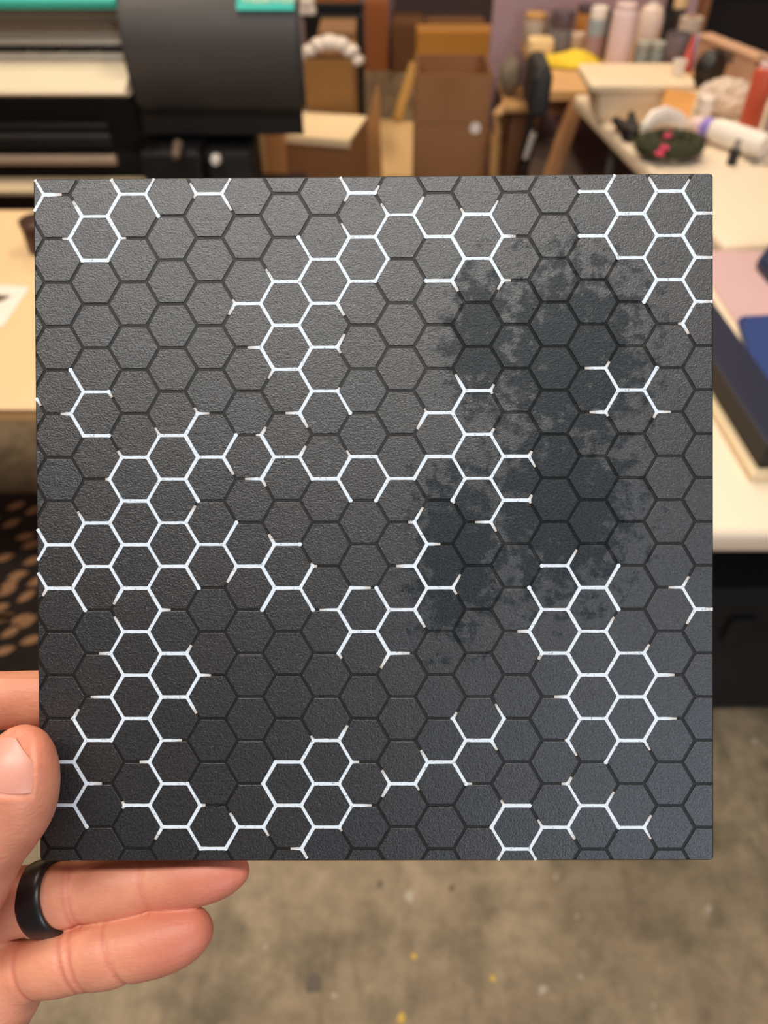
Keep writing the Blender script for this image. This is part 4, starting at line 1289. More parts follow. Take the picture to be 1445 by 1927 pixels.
# trestle-legged wooden bench behind
t = thing('wooden_bench', 'pale wooden bench with slanted legs carrying the bottles', 'table', (0, 0, 0))
obj('tabletop', box(NB(), (0.53, 2.75, 0.715), (1.30, 3.40, 0.75), 0.006), wood, t)
obj('apron', box(NB(), (0.56, 2.80, 0.655), (1.25, 2.84, 0.714), 0.003), mat('brown_wood', srgb(120, 84, 55), 0.6), t)
tp_, bt_ = aty(1092, 172, 2.74), aty(1043, 322, 2.72)
dirv = (bt_ - tp_).normalized()
bt2 = tp_ + dirv * (tp_.z / -dirv.z)
for dx, dy in ((0, 0), (0.62, 0), (0, 0.55), (0.62, 0.55)):
    b = NB()
    a_, c_ = Vector((tp_.x + dx, tp_.y + dy + 0.03, 0.713)), Vector((bt2.x + dx, bt2.y + dy + 0.03, 0.0))
    d_ = c_ - a_
    sh = Matrix(((1, 0, d_.x / d_.z, 0), (0, 1, d_.y / d_.z, 0), (0, 0, 1, 0), (0, 0, 0, 1)))
    box(b, (-0.025, -0.022, d_.z), (0.025, 0.022, 0), 0.003, M=sh)
    obj('leg', b, mat('leg_wood', srgb(190, 138, 92), 0.6, 0.1, 15), t, M=Matrix.Translation(a_))


def bottle(name, label, cat, px, Y, width_px, top_px, prof, parts, z=0.7505, group=None, n=22):
    """prof: list of (part name, material, [(radius fraction, height fraction)...])"""
    p = aty(px, top_px, Y)
    h = p.z - z
    s = mpp(Vector((p.x, Y, z + h / 2)))
    r = width_px * s / 2
    t = thing(name, label, cat, ((px - IW / 2) * s, Y, z), 0, group)
    for nm, m, pr_ in parts:
        obj(nm, lathe(NB(), [(a * r, b_ * h) for a, b_ in pr_], n), m, t, smooth=True)
    return t


CYL = lambda z0, z1: [(0, z0), (0.97, z0), (1, z0 + 0.02), (1, z1 - 0.02), (0.97, z1), (0, z1)]
pinkw = mat('pinkish_white_plastic', srgb(226, 200, 196), 0.4, 0.05, 8)
offw = mat('offwhite_plastic', srgb(232, 208, 190), 0.4, 0.05, 8)
jarg = mat('green_grey_glass', srgb(140, 145, 136), 0.3, 0.12, 40)
purp = mat('plum_plastic', srgb(96, 80, 86), 0.4, 0.1, 12)
bluew = mat('blue_grey_label', srgb(150, 160, 164), 0.4, 0.2, 40)
orange = mat('amber_label', srgb(190, 130, 60), 0.5, 0.1, 20)
brownl = mat('brown_white_label', srgb(160, 130, 128), 0.4, 0.35, 70)

bottle('storage_jar', 'squat cream-grey jar at the left end of the bench', 'jar', 1006, 3.33, 38, 24, None, [('body', mat('cream_grey_glaze', srgb(190, 172, 150), 0.5), CYL(0, 0.84)), ('lid', mat('tan_lid', srgb(206, 158, 96), 0.5), [(0, 0.85), (1.05, 0.85), (1.05, 0.98), (0.95, 1), (0, 1)])])
bottle('paint_can', 'dark plum topped can with grey label beside the cream-grey jar', 'can', 1056, 3.22, 42, 18, None, [('label_band', mat('slate_label', srgb(118, 112, 112), 0.5, 0.2, 40), CYL(0, 0.58)), ('body', purp, [(0, 0.585), (1, 0.585), (1.05, 0.62), (1.05, 0.95), (0.98, 1), (0, 1)])])
bottle('spray_bottle', 'small grey bottle between the jar and the plum can', 'bottle', 1033, 3.35, 20, 30, None, [('body', mat('grey_bottle', srgb(150, 140, 134), 0.4), CYL(0, 0.7)), ('neck', mgrey, [(0, 0.705), (0.5, 0.705), (0.5, 1), (0, 1)])])
bottle('amber_jar', 'amber labelled bottle behind the white-capped spray can', 'bottle', 1100, 3.33, 34, 8, None, [('body', orange, CYL(0, 0.8)), ('cap', purp, CYL(0.81, 1))])
bottle('cream_jar', 'low cream jar between the plum can and the spray can', 'jar', 1086, 3.20, 26, 62, None, [('body', mat('cream_glaze', srgb(190, 165, 135), 0.5), CYL(0, 0.8)), ('lid', offw, CYL(0.81, 1))])
bottle('spray_can', 'white-capped spray can with blue-grey and brown label', 'can', 1121, 3.07, 34, 12, None, [('body', brownl, CYL(0, 0.52)), ('blue_band', bluew, [(0, 0.525), (1, 0.525), (1, 0.76), (0.9, 0.80), (0, 0.80)]), ('cap', white, [(0, 0.805), (0.92, 0.805), (0.92, 0.96), (0.8, 1), (0, 1)])])
bottle('dark_bottle', 'slim dark bottle behind the tall pinkish-white bottle', 'bottle', 1144, 3.12, 16, 20, None, [('body', purp, CYL(0, 0.8)), ('cap', black, CYL(0.81, 1))])
bottle('tall_bottle', 'tall plain pinkish-white cylinder bottle, the widest on the bench', 'bottle', 1168, 2.95, 46, 6, None, [('body', pinkw, [(0, 0), (0.97, 0), (1, 0.02), (1, 0.86), (0.93, 0.9), (0.85, 0.91), (0, 0.91)]), ('cap', pinkw, [(0, 0.912), (0.84, 0.912), (0.84, 0.985), (0.76, 1), (0, 1)])])
bottle('white_bottle', 'rounded white bottle behind the pair of green-grey jars', 'bottle', 1219, 3.08, 46, 6, None, [('body', offw, [(0, 0), (0.97, 0), (1, 0.02), (1, 0.7), (0.94, 0.85), (0.78, 0.93), (0.45, 0.96), (0, 0.96)]), ('cap', white, [(0, 0.961), (0.4, 0.961), (0.4, 1.0), (0, 1.0)])])
for px, wh_ in ((1206, 'left'), (1234, 'right')):
    bottle('glass_jar', 'small green-grey jar before the white bottle, %s one of the pair' % wh_, 'jar', px, 2.95, 27, 78, None, [('body', jarg, [(0, 0), (0.95, 0), (1, 0.05), (1, 0.7), (0.85, 0.8), (0, 0.8)]), ('lid', mat('pale_green_lid', srgb(170, 172, 160), 0.35), CYL(0.805, 1))], group='green-grey jars on the bench')
bottle('black_bottle', 'black bottle behind the green-grey jars', 'bottle', 1252, 3.2, 24, -10, None, [('body', softblack, CYL(0, 0.75)), ('cap', black, [(0, 0.755), (0.6, 0.755), (0.6, 1), (0, 1)])])
bottle('cream_pot', 'cream topped pot at the back of the bench', 'pot', 1272, 3.28, 30, -16, None, [('body', mat('dark_pot_glaze', srgb(60, 52, 46), 0.5), CYL(0, 0.72)), ('lid', mat('cream_lid', srgb(228, 190, 140), 0.4), [(0, 0.725), (1.0, 0.725), (0.95, 0.95), (0.7, 1), (0, 1)])])
bottle('grey_roll', 'pale grey roll standing behind the plum tumbler', 'roll', 1294, 3.14, 42, 28, None, [('body', mat('warm_grey_paper', srgb(186, 168, 150), 0.6), CYL(0, 0.95)), ('core', card, [(0, 0.951), (0.4, 0.951), (0.4, 0.97), (0, 0.97)])])
bottle('plum_tumbler', 'plum-grey tumbler beside the red brush on the bench', 'tumbler', 1272, 2.93, 48, 62, None, [('body', mat('plum_grey_plastic', srgb(112, 98, 100), 0.4, 0.08), [(0, 0), (0.85, 0), (1, 0.97), (0.96, 1), (0.9, 0.98), (0.82, 0.06), (0, 0.05)]), ('band', purp, [(0.885, 0.25), (0.90, 0.25), (0.95, 0.5), (0.93, 0.5)])])
# red brush with a pale handle edge, leaning
a_, c_ = aty(1289, 134, 2.80), aty(1306, 66, 2.86)
a_.z = max(a_.z, 0.757)
b = NB()
tube(b, [a_, a_.lerp(c_, 0.25), a_.lerp(c_, 0.6), c_], [0.018, 0.018, 0.011, 0.004], 12)
t = thing('red_brush', 'red tapered brush leaning against the plum tumbler', 'brush', a_)
o = obj('handle', b, mat('red_lacquer', srgb(178, 52, 34), 0.35), t, smooth=True)
o.matrix_parent_inverse = Matrix.Translation(a_).inverted()
b = NB()
tube(b, [a_ + Vector((0.022, 0.01, 0)), c_ + Vector((0.016, 0.01, 0))], 0.006, 8)
o = obj('ferrule', b, mat('lilac_metal', srgb(160, 145, 170), 0.4), t, smooth=True)
o.matrix_parent_inverse = Matrix.Translation(a_).inverted()
# black rounded heat-tool on the bench
t = thing('tape_dispenser', 'rounded black dispenser before the tan carton strip', 'dispenser', (1.0, 2.80, 0.7505))
p = aty(1322, 138, 2.80)
t.location.x = p.x + 0.02
b = NB()
lathe(b, [(0, -0.03), (0.042, -0.03), (0.05, -0.02), (0.05, 0.02), (0.042, 0.03), (0, 0.03)], 24, Matrix.Translation((0, 0, 0.052)) @ rot3(rx=PI / 2, rz=0.6))
obj('drum', b, black, t, smooth=True)
obj('base', box(NB(), (-0.04, -0.035, 0), (0.055, 0.035, 0.022), 0.005, M=rot3(rz=0.6)), black, t)
# cream tub on the far table
t = thing('plastic_tub', 'large cream plastic storage tub on the farther white table', 'tub', (0, 0, 0.7515))
pa, pb = aty(1112, 150, 2.42), aty(1312, 150, 2.42)
xa, xb = pa.x, pb.x - 0.005
t.location.x, t.location.y = (xa + xb) / 2, 2.51
w, d, h = (xb - xa) / 2, 0.095, 0.108


def rrect(hw, hd, r, n=5):
    return [(sx * (hw - r) + r * math.cos(a), sy * (hd - r) + r * math.sin(a)) for sx, sy, a0 in ((1, 1, 0), (-1, 1, PI / 2), (-1, -1, PI), (1, -1, 1.5 * PI)) for a in [a0 + PI / 2 * k / n for k in range(n + 1)]]


def shell(bm, levels, r):
    """stack of rounded rectangles (half width, half depth, z) joined into a skin"""
    rings = [[bm.verts.new((x, y, z)) for x, y in rrect(hw, hd, r)] for hw, hd, z in levels]
    n = len(rings[0])
    for A, B in zip(rings[:-1], rings[1:]):
        for k in range(n):
            bm.faces.new((A[k], A[(k + 1) % n], B[(k + 1) % n], B[k]))
    bm.faces.new(rings[0])
    bm.faces.new(rings[-1])
    return bm


tubm = mat('cream_tub_plastic', srgb(236, 212, 178), 0.4, 0.04, 8)
obj('body', shell(NB(), [(w - 0.045, d - 0.02, 0), (w - 0.012, d - 0.004, h), (w - 0.016, d - 0.008, h), (w - 0.048, d - 0.024, 0.006)], 0.02), tubm, t, smooth=True)
obj('rim', shell(NB(), [(w, d + 0.006, h - 0.022), (w + 0.004, d + 0.01, h - 0.006), (w, d + 0.006, h + 0.002), (w - 0.012, d - 0.005, h + 0.002), (w - 0.012, d - 0.005, h - 0.022)], 0.022), mat('cream_tub_rim', srgb(246, 224, 186), 0.4, 0.03, 8), t, smooth=True)
obj('lid', shell(NB(), [(w - 0.014, d - 0.007, h - 0.004), (w - 0.014, d - 0.007, h + 0.001)], 0.02), tubm, t)
# clear tape roll upright on the tub
p = aty(1272, 148, 2.49)
t = thing('clear_tub', 'small clear-white cup on the right end of the cream tub', 'cup', (p.x, 2.49, 0.7515 + h + 0.003))
obj('cup', lathe(NB(), [(0, 0), (0.016, 0), (0.02, 0.038), (0.018, 0.038), (0.0145, 0.003), (0, 0.003)], 18), mat('milky_plastic', srgb(232, 220, 206), 0.25, 0.05), t, smooth=True)
# yellow cloth on the bench
b = NB()
bmesh.ops.create_grid(b, x_segments=20, y_segments=10, size=0.5)
c_ = atz(1076, 121, 0.752)
for v in b.verts:
    x, y = v.co.x, v.co.y
    edge = min(0.5 - abs(x), 0.5 - abs(y)) * 6
    v.co = Vector((x * 0.20 + 0.01 * math.sin(9 * y), y * 0.13 + 0.008 * math.sin(11 * x), 0.004 + min(1, edge) * (0.022 + 0.010 * math.sin(7 * x + 5 * y))))
r_ = bmesh.ops.solidify(b, geom=list(b.faces), thickness=-0.003)
tag(obj('yellow_cloth', b, mat('yellow_cloth_weave', srgb(232, 200, 50), 0.8, 0.1, 60), None, smooth=True, M=Matrix.Translation((c_.x, c_.y, 0.751)) @ rot3(rz=-0.12)), 'folded bright yellow cloth on the wooden bench edge', 'cloth')
# cream foam block at the bench's left end
p = atz(1015, 100, 0.752)
tag(obj('foam_block', shell(NB(), [(0.045, 0.03, 0), (0.048, 0.034, 0.02), (0.046, 0.032, 0.045), (0.038, 0.026, 0.052)], 0.018), mat('cream_foam', srgb(236, 206, 150), 0.8, 0.05), None, smooth=True, M=Matrix.Translation((p.x, p.y, 0.751))), 'cream foam block at the near left end of the bench', 'foam')
# orange kraft envelope leaning on the tub
b = NB()
A = [aty(1240, 214, 2.345), aty(1296, 224, 2.335), aty(1312, 176, 2.385), aty(1256, 166, 2.385)]
A[0].z = max(A[0].z, 0.753)
A[1].z = max(A[1].z, 0.753)
n_ = (A[1] - A[0]).cross(A[3] - A[0]).normalized()
va, vb = [b.verts.new(p) for p in A], [b.verts.new(p - n_ * 0.01) for p in A]
b.faces.new(va)
b.faces.new(vb)
for i in range(4):
    b.faces.new((va[i], va[(i + 1) % 4], vb[(i + 1) % 4], vb[i]))
tag(obj('kraft_envelope', b, mat('orange_kraft', srgb(226, 160, 84), 0.7, 0.05, 10), None), 'orange kraft envelope leaning against the cream tub', 'envelope')
# white arched strip (paper handle) over the wreath
c_ = atz(1248, 262, 0.752)
b = NB()
pts = [aty(1210, 262, 2.24), aty(1214, 240, 2.25), aty(1228, 224, 2.27), aty(1250, 216, 2.29), aty(1272, 222, 2.31), aty(1288, 234, 2.32)]
for off in (0,):
    tube(b, pts, [0.012, 0.014, 0.016, 0.016, 0.014, 0.011], 10, flat=1.5)
tag(obj('paper_band', b, white, None, smooth=True), 'white paper band arched over the green wreath', 'band')
# wreath: dark needles with pink flowers
c_ = atz(1254, 296, 0.752)
t = thing('evergreen_wreath', 'small dark green wreath with pink flowers on the farther white table', 'wreath', (c_.x, c_.y, 0.7515))
b = NB()
random.seed(3)
for k in range(900):
    a = random.uniform(0, 2 * PI)
    tt = random.uniform(0, 2 * PI)
    rr = 0.030 * math.sqrt(random.random())
    R0 = 0.052
    pos = Vector(((R0 + rr * math.cos(tt)) * math.cos(a) * 1.25, (R0 + rr * math.cos(tt)) * math.sin(a) * 0.9, 0.034 + rr * math.sin(tt) * 1.0))
    d_ = Vector((random.uniform(-1, 1), random.uniform(-1, 1), random.uniform(-0.4, 1))).normalized() * 0.018
    s_ = d_.cross(Vector((0.3, 0.2, 1))).normalized() * 0.0028
    v = [b.verts.new(pos - s_), b.verts.new(pos + s_), b.verts.new(pos + d_)]
    if min(q.co.z for q in v) > 0.002:
        b.faces.new(v)
o = obj('needles', b, mat('dark_green_needle', srgb(66, 68, 36), 0.7, 0.35, 60), t)
o['kind'] = 'stuff'
obj('ring_core', tube(NB(), [(0.055 * 1.25 * math.cos(2 * PI * k / 24), 0.052 * 0.9 * math.sin(2 * PI * k / 24), 0.034) for k in range(24)], 0.024, 8, closed=True), mat('moss_core', srgb(52, 54, 30), 0.8, 0.3, 50), t, smooth=True)
pk = mat('pink_petal', srgb(214, 62, 98), 0.6, 0.15, 60)
for px, py in ((1242, 268), (1256, 256), (1250, 278), (1241, 289), (1262, 250)):
    q_ = atz(px, py, 0.80) - Vector((c_.x, c_.y, 0.7515))
    b = NB()
    for k in range(5):
        a = 2 * PI * k / 5
        bmesh.ops.create_icosphere(b, subdivisions=1, radius=0.0075, matrix=Matrix.Translation(q_ + Vector((0.006 * math.cos(a), 0.006 * math.sin(a), 0))) @ Matrix.Diagonal((1, 1, 0.6, 1)))
    bmesh.ops.create_icosphere(b, subdivisions=1, radius=0.005, matrix=Matrix.Translation(q_ + Vector((0, 0, 0.005))))
    obj('pink_flower', b, pk, t, smooth=True)
# black scissors-like tool and a tan ball
p = atz(1192, 262, 0.752)
t = thing('black_clamp', 'black spring clamp beside the wreath on the white table edge', 'clamp', (p.x, p.y, 0.7515), 0.4)
obj('jaw', shell(NB(), [(0.032, 0.02, 0), (0.036, 0.024, 0.015), (0.030, 0.018, 0.034)], 0.012), black, t, smooth=True)
obj('handle', tube(NB(), [(0.0, 0.01, 0.02), (0.02, 0.05, 0.035), (0.045, 0.085, 0.036)], [0.016, 0.014, 0.01], 10), softblack, t, smooth=True)
obj('handle', tube(NB(), [(-0.01, 0.01, 0.02), (-0.012, 0.055, 0.026), (-0.002, 0.095, 0.024)], [0.016, 0.014, 0.01], 10), softblack, t, smooth=True)
p = atz(1166, 244, 0.752)
tag(obj('wooden_bead', lathe(NB(), [(0.004, 0), (0.014, 0.003), (0.018, 0.014), (0.014, 0.025), (0.004, 0.028)], 16), mat('orange_wood', srgb(222, 160, 88), 0.45), None, smooth=True, M=Matrix.Translation((p.x, p.y, 0.7515))), 'orange-tan wooden bead beside the black clamp', 'bead')
# clear plastic bag, crumpled
c_ = atz(1368, 214, 0.752)
b = NB()
bmesh.ops.create_icosphere(b, subdivisions=4, radius=1.0)
from mathutils import noise as mnoise
for v in b.verts:
    n_ = mnoise.noise(v.co * 2.6) * 0.35 + mnoise.noise(v.co * 7) * 0.14
    v.co = Vector((v.co.x * 0.085, v.co.y * 0.06, max(0.0, (v.co.z * 0.045 + 0.04)))) * (1 + n_)
    v.co.z = max(0.0005, v.co.z)
tag(obj('plastic_bag', b, mat('milky_film', srgb(240, 222, 204), 0.25, 0.08, 60, alpha=0.72), None, M=Matrix.Translation((c_.x, c_.y, 0.7515))), 'crumpled milky plastic bag beside the orange-red can', 'bag')
# lying white tube with a purple band
a_, c_ = atz(1326, 238, 0.785), atz(1440, 276, 0.785)
ax = (c_ - a_)
t = thing('lying_bottle', 'white bottle with a violet collar lying on the farther white table', 'bottle', a_)
t.rotation_mode = 'QUATERNION'
t.rotation_quaternion = ax.to_track_quat('Z', 'Y')
t.location = (a_.x, a_.y, 0.7515 + 0.033)
L_ = ax.length
obj('body', lathe(NB(), [(0, 0.03), (0.028, 0.03), (0.032, 0.045), (0.032, L_ - 0.01), (0.028, L_), (0, L_)], 22), white, t, smooth=True)
obj('collar', lathe(NB(), [(0, 0.0), (0.026, 0.0), (0.026, 0.0295), (0, 0.0295)], 22), mat('violet_plastic', srgb(140, 120, 200), 0.4), t, smooth=True)
obj('cap', lathe(NB(), [(0, -0.035), (0.018, -0.035), (0.02, -0.03), (0.02, -0.0005), (0, -0.0005)], 18), pinkw, t, smooth=True)
p = atz(1328, 214, 0.752)
bottle('clear_jar', 'small clear-white jar before the plastic bag', 'jar', 1326, 2.47, 30, 182, None, [('body', mat('milky_plastic', srgb(232, 220, 206), 0.25, 0.05), CYL(0, 0.72)), ('lid', white, CYL(0.725, 1))])
# orange-red can and grey can
bottle('red_can', 'orange-red aerosol can at the right edge of the farther table', 'can', 1424, 2.33, 40, 118, None,
       [('body', mat('vermilion_paint', srgb(196, 84, 58), 0.38, 0.06), [(0, 0), (0.94, 0), (1, 0.02), (1, 0.86), (0.9, 0.92), (0.6, 0.94), (0, 0.94)]), ('cap', pinkw, [(0, 0.941), (0.62, 0.941), (0.62, 1), (0, 1)])])
bottle('grey_can', 'grey aerosol can with pale lettering band at the photograph edge', 'can', 1456, 2.20, 36, 190, None,
       [('body', mat('grey_label', srgb(150, 138, 132), 0.4, 0.3, 50), CYL(0, 0.86)), ('cap', dgrey, CYL(0.865, 1))])
# small black vial with clear cap
p = atz(1382, 308, 0.752)
bottle('black_vial', 'small black vial with grey cap standing before the lying bottle', 'vial', 1383, p.y, 19, 262, None,
       [('body', black, CYL(0, 0.62)), ('cap', mat('grey_cap', srgb(140, 132, 128), 0.3), [(0, 0.625), (0.6, 0.625), (0.55, 0.97), (0.4, 1), (0, 1)])])
b = NB()
for k in range(5):
    a_ = atz(1400 + 12 * k, 300 + 8 * (k % 2), 0.7535)
    tube(b, [a_, a_ + Vector((0.03, 0.012 * (k % 3 - 1), 0))], 0.003, 6)
tag(obj('grey_wire', b, mgrey, None, smooth=True), 'short grey wire scraps beside the black vial', 'wire')
# tan carton strip standing along the table's back, dark shelf behind it
a_, c_ = aty(1312, 72, 3.06), aty(1446, 132, 2.70)
t = thing('long_carton', 'long tan carton with grey hand holes standing behind the right table', 'box', (a_.x, a_.y, 0), math.atan2(c_.y - a_.y, c_.x - a_.x))
t.location.z = 0.7505
L_ = math.hypot(c_.x - a_.x, c_.y - a_.y) + 0.5
zt = a_.z - 0.7505
tanp = mat('pinkish_cardboard', srgb(186, 146, 118), 0.7, 0.05, 8)
obj('body', box(NB(), (0, 0, 0), (L_, 0.05, zt), 0.004), tanp, t)
obj('lid', box(NB(), (-0.004, -0.004, zt + 0.001), (L_ + 0.004, 0.054, zt + 0.014), 0.003), mat('pale_pinkish_cardboard', srgb(206, 164, 132), 0.7), t)
for px, py, w_ in ((1368, 100, 0.05), (1437, 122, 0.035)):
    fr = (px - 1312) / (1446 - 1312)
    q_ = a_.lerp(c_, fr)
    zz = aty(px, py, q_.y).z - 0.7505
    obj('hand_hole', box(NB(), (fr * (L_ - 0.5) - w_, -0.002, zz - 0.02), (fr * (L_ - 0.5) + w_, -0.0003, zz + 0.02), 0.0005), mat('grey_mark', srgb(96, 80, 66), 0.7), t)
t = thing('dark_shelf', 'dark brown shelf unit behind the long tan carton', 'shelf', (1.25, 3.55, 0), -0.15)
dkw = mat('dark_brown_wood', srgb(48, 32, 22), 0.6, 0.2, 12)
for zz in (0.05, 0.55, 1.0):
    obj('shelf_board', box(NB(), (0.03, 0, zz), (1.6, 0.4, zz + 0.03), 0.003), mat('brown_shelf_wood', srgb(92, 64, 44), 0.6) if zz > 0.9 else dkw, t)
for xx in (0, 1.6):
    obj('upright', box(NB(), (xx, 0, 0), (xx + 0.03, 0.4, 1.4), 0.003), mat('orange_brown_wood', srgb(150, 98, 58), 0.6) if xx == 0 else dkw, t)
obj('back_panel', box(NB(), (0.03, 0.401, 0), (1.6, 0.412, 1.4)), dkw, t)
# mauve partition behind the bench
tag(obj('mauve_partition', box(NB(), (0.42, 3.46, 0.0), (1.20, 3.50, 1.25), 0.004), mat('mauve_laminate', srgb(176, 146, 152), 0.6, 0.05, 6), None), 'mauve partition panel standing behind the bench bottles', 'partition')
# black chair with tan bentwood stool beside the bench
p = aty(1008, 150, 3.0)
t = thing('office_chair', 'black office chair pushed in at the end of the wooden bench', 'chair', (0.50, 2.45, 0), 0.12)
obj('backrest', shell(NB(), [(0.08, 0.02, 0.785), (0.10, 0.028, 0.80), (0.10, 0.028, 0.89), (0.08, 0.018, 0.915)], 0.016), softblack, t, smooth=True, M=Matrix.Translation((-0.06, 0, 0)) @ rot3(rz=1.42))
obj('seat', shell(NB(), [(0.19, 0.19, 0.39), (0.21, 0.21, 0.41), (0.20, 0.20, 0.45)], 0.05), softblack, t, smooth=True, M=Matrix.Translation((0.14, 0, 0)))
obj('back_bar', tube(NB(), [(-0.06, 0.0, 0.80), (-0.11, 0.0, 0.45), (0.02, 0.0, 0.385)], 0.015, 8), black, t, smooth=True)
obj('gas_column', tube(NB(), [(0.12, 0, 0.10), (0.12, 0, 0.39)], 0.025, 12), metal, t, smooth=True)
for k in range(5):
    a = 2 * PI * k / 5 + 0.3
    lg = obj('leg', tube(NB(), [(0.12, 0, 0.10), (0.12 + 0.26 * math.cos(a), 0.26 * math.sin(a), 0.07)], [0.022, 0.015], 8), black, t, smooth=True)
    obj('caster', lathe(NB(), [(0, -0.012), (0.026, -0.012), (0.026, 0.012), (0, 0.012)], 14, Matrix.Translation((0.12 + 0.26 * math.cos(a), 0.26 * math.sin(a), 0.027)) @ rot3(rx=PI / 2, rz=a)), black, lg, smooth=True)
p = aty(985, 268, 2.9)
t2 = thing('metal_rod', 'bright metal rod standing before the black chair', 'rod', (p.x, 2.86, 0), 0)
obj('rod', tube(NB(), [(0.02, 0, 0.0), (0.012, 0, 0.46), (0.03, 0, 0.60)], 0.012, 10), softblack, t2, smooth=True)
obj('grip', tube(NB(), [(0.0, -0.005, p.z - 0.035), (0.022, -0.005, p.z + 0.05)], 0.017, 12), mat('bright_aluminium', srgb(196, 188, 180), 0.35, 0.06), t2, smooth=True)
a0 = aty(934, 330, 3.15)
pts = [aty(934, 345, 3.2), aty(933, 250, 3.2), aty(936, 215, 3.2), aty(950, 200, 3.22), aty(968, 200, 3.26), aty(978, 212, 3.3)]
pts[0].z = 0.0
t = thing('bentwood_stool', 'tan bentwood stool between the central cartons and the black chair', 'stool', (pts[0].x, 3.2, 0))
M_ = Matrix.Translation((pts[0].x, 3.2, 0)).inverted()
b = NB()
tube(b, [M_ @ p for p in pts[:2]] + [M_ @ p for p in pts[2:]], 0.020, 10)
obj('leg', b, mat('honey_wood', srgb(192, 148, 96), 0.5, 0.1, 14), t, smooth=True)
pts2 = [M_ @ (p + Vector((0.06, 0.24, 0))) for p in pts]
pts2[0].z = 0
obj('leg', tube(NB(), pts2, 0.020, 10), mat('honey_wood', srgb(192, 148, 96), 0.5, 0.1, 14), t, smooth=True)
zz = pts[3].z
b = NB()
box(b, (0.0, -0.03, zz - 0.012), (0.10, 0.28, zz + 0.016), 0.008)
obj('seat', b, mat('honey_wood', srgb(192, 148, 96), 0.5, 0.1, 14), t)
obj('side_panel', box(NB(), (0.03, -0.005, 0.05), (0.09, 0.01, zz - 0.02), 0.003), card_dark, t)
p = aty(957, 170, 3.3)
b = NB()
bmesh.ops.create_icosphere(b, subdivisions=3, radius=1.0)
for v in b.verts:
    n_ = mnoise.noise(v.co * 2.2) * 0.22
    v.co = Vector((v.co.x * 0.042, v.co.y * 0.05, v.co.z * 0.068)) * (1 + n_)
zmin = min(v.co.z for v in b.verts)
tag(obj('grey_sack', b, mat('grey_fabric', srgb(128, 116, 100), 0.85, 0.12, 40), None, smooth=True, M=Matrix.Translation((p.x, 3.30, zz + 0.0165 - zmin))), 'grey fabric sack sitting on the bentwood stool', 'sack')
# storage below the bench
t = thing('storage_bin', 'taupe storage bin under the wooden bench', 'bin', (1.0, 3.12, 0))
obj('body', shell(NB(), [(0.40, 0.17, 0), (0.44, 0.20, 0.40), (0.43, 0.19, 0.40), (0.39, 0.16, 0.01)], 0.03), mat('taupe_plastic', srgb(112, 96, 88), 0.5, 0.08), t, smooth=True)
obj('rim', shell(NB(), [(0.445, 0.205, 0.385), (0.452, 0.212, 0.40), (0.445, 0.205, 0.41), (0.43, 0.19, 0.41)], 0.03), mat('taupe_plastic', srgb(112, 96, 88), 0.5, 0.08), t, smooth=True)
t = thing('black_tote', 'black plastic tote on the floor under the farther white table', 'tote', (1.20, 2.2, 0), 0.12)
obj('body', shell(NB(), [(0.24, 0.26, 0), (0.27, 0.30, 0.42), (0.26, 0.29, 0.42), (0.23, 0.25, 0.01)], 0.03), black, t, smooth=True)
obj('lid', shell(NB(), [(0.28, 0.31, 0.421), (0.285, 0.315, 0.435), (0.27, 0.30, 0.45)], 0.035), softblack, t, smooth=True)
deep = mat('deep_black_plastic', srgb(13, 12, 12), 0.75, 0.2, 20)
t = thing('tool_case', 'black tool case on the floor under the nearer white table', 'case', (0.92, 1.14, 0), 0.02)
obj('body', shell(NB(), [(0.36, 0.20, 0), (0.38, 0.22, 0.02), (0.38, 0.22, 0.30)], 0.03), deep, t, smooth=True)
obj('lid', shell(NB(), [(0.38, 0.22, 0.302), (0.38, 0.22, 0.38), (0.36, 0.20, 0.40)], 0.03), deep, t, smooth=True)
obj('handle', tube(NB(), [(-0.07, -0.225, 0.27), (-0.06, -0.25, 0.26), (0.06, -0.25, 0.26), (0.07, -0.225, 0.27)], 0.010, 8), softblack, t, smooth=True)
for s in (-1, 1):
    obj('latch', box(NB(), (s * 0.24 - 0.025, -0.230, 0.27), (s * 0.24 + 0.025, -0.2205, 0.34), 0.003), deep, t)

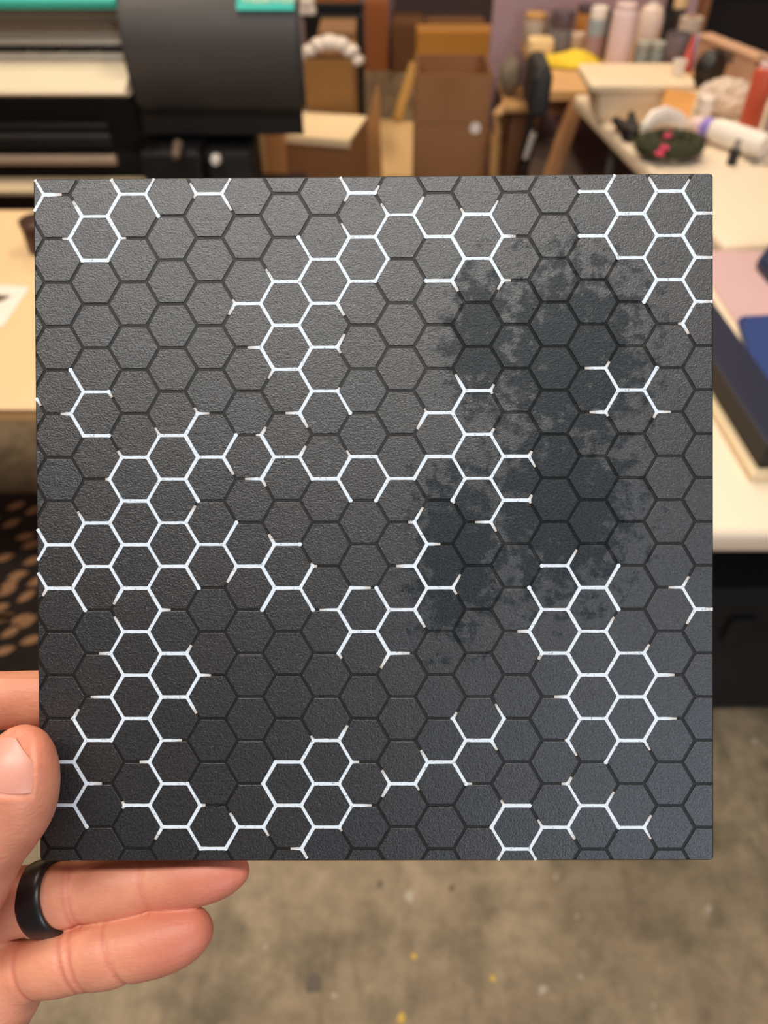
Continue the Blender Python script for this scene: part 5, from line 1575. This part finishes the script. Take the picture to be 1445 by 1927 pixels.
# ---- things on the nearer table
b = NB()
box(b, (0.66, 0.92, 0.7505), (1.35, 1.585, 0.7535), 0.001)
tag(obj('pink_sheet', b, mat('lilac_pink_board', srgb(206, 172, 172), 0.55, 0.04, 6), None), 'lilac-pink sheet lying on the nearer white table', 'sheet')
navy = mat('navy_board', srgb(30, 36, 58), 0.4, 0.1, 20)
bluec = mat('royal_blue_cloth', srgb(26, 56, 116), 0.7, 0.15, 30)
b = NB()
A = [atz(x, y, 0.755) for x, y in ((1386, 604), (1520, 598), (1560, 760), (1450, 782), (1412, 705))]
c_ = sum(A, Vector()) / 5
prism(b, [(p.x - c_.x, p.y - c_.y) for p in A], 0, 0.014)
bmesh.ops.bevel(b, geom=list(b.edges), offset=0.005, segments=2, affect='EDGES')
tag(obj('blue_cloth', b, bluec, None, smooth=True, M=Matrix.Translation((c_.x, c_.y, 0.7538))), 'folded royal blue cloth on the lilac-pink sheet', 'cloth')
b = NB()
A = [atz(x, y, 0.755) for x, y in ((1420, 504), (1446, 470), (1520, 462), (1530, 540), (1448, 536))]
c_ = sum(A, Vector()) / 5
prism(b, [(p.x - c_.x, p.y - c_.y) for p in A], 0, 0.022)
bmesh.ops.bevel(b, geom=list(b.edges), offset=0.005, segments=2, affect='EDGES')
tag(obj('blue_pouch', b, mat('dark_blue_pouch', srgb(28, 44, 74), 0.5, 0.15, 30), None, smooth=True, M=Matrix.Translation((c_.x, c_.y, 0.7538))), 'small dark blue pouch at the far end of the lilac-pink sheet', 'pouch')
# navy topped slab on a cream board, its corner pointing at the photographer
corner = atz(1417, 893, 0.765)
da = (atz(1347, 776, 0.765) - corner).normalized()
a = math.atan2(da.y, da.x)
t = thing('layered_bar', 'navy topped black bar on a cream strip, its end near the table edge', 'bar', (corner.x, corner.y, 0.7506), a)
obj('backing_board', box(NB(), (0, -0.085, 0), (0.62, 0, 0.014), 0.002), mat('cream_board', srgb(238, 216, 176), 0.6, 0.04), t, label='cream backing board')
obj('core', box(NB(), (0.012, -0.075, 0.0145), (0.61, -0.012, 0.055), 0.002), mat('black_core', srgb(24, 20, 18), 0.6), t, label='black core')
obj('face', box(NB(), (0.010, -0.077, 0.0555), (0.612, -0.010, 0.062), 0.002), navy, t, label='navy face')
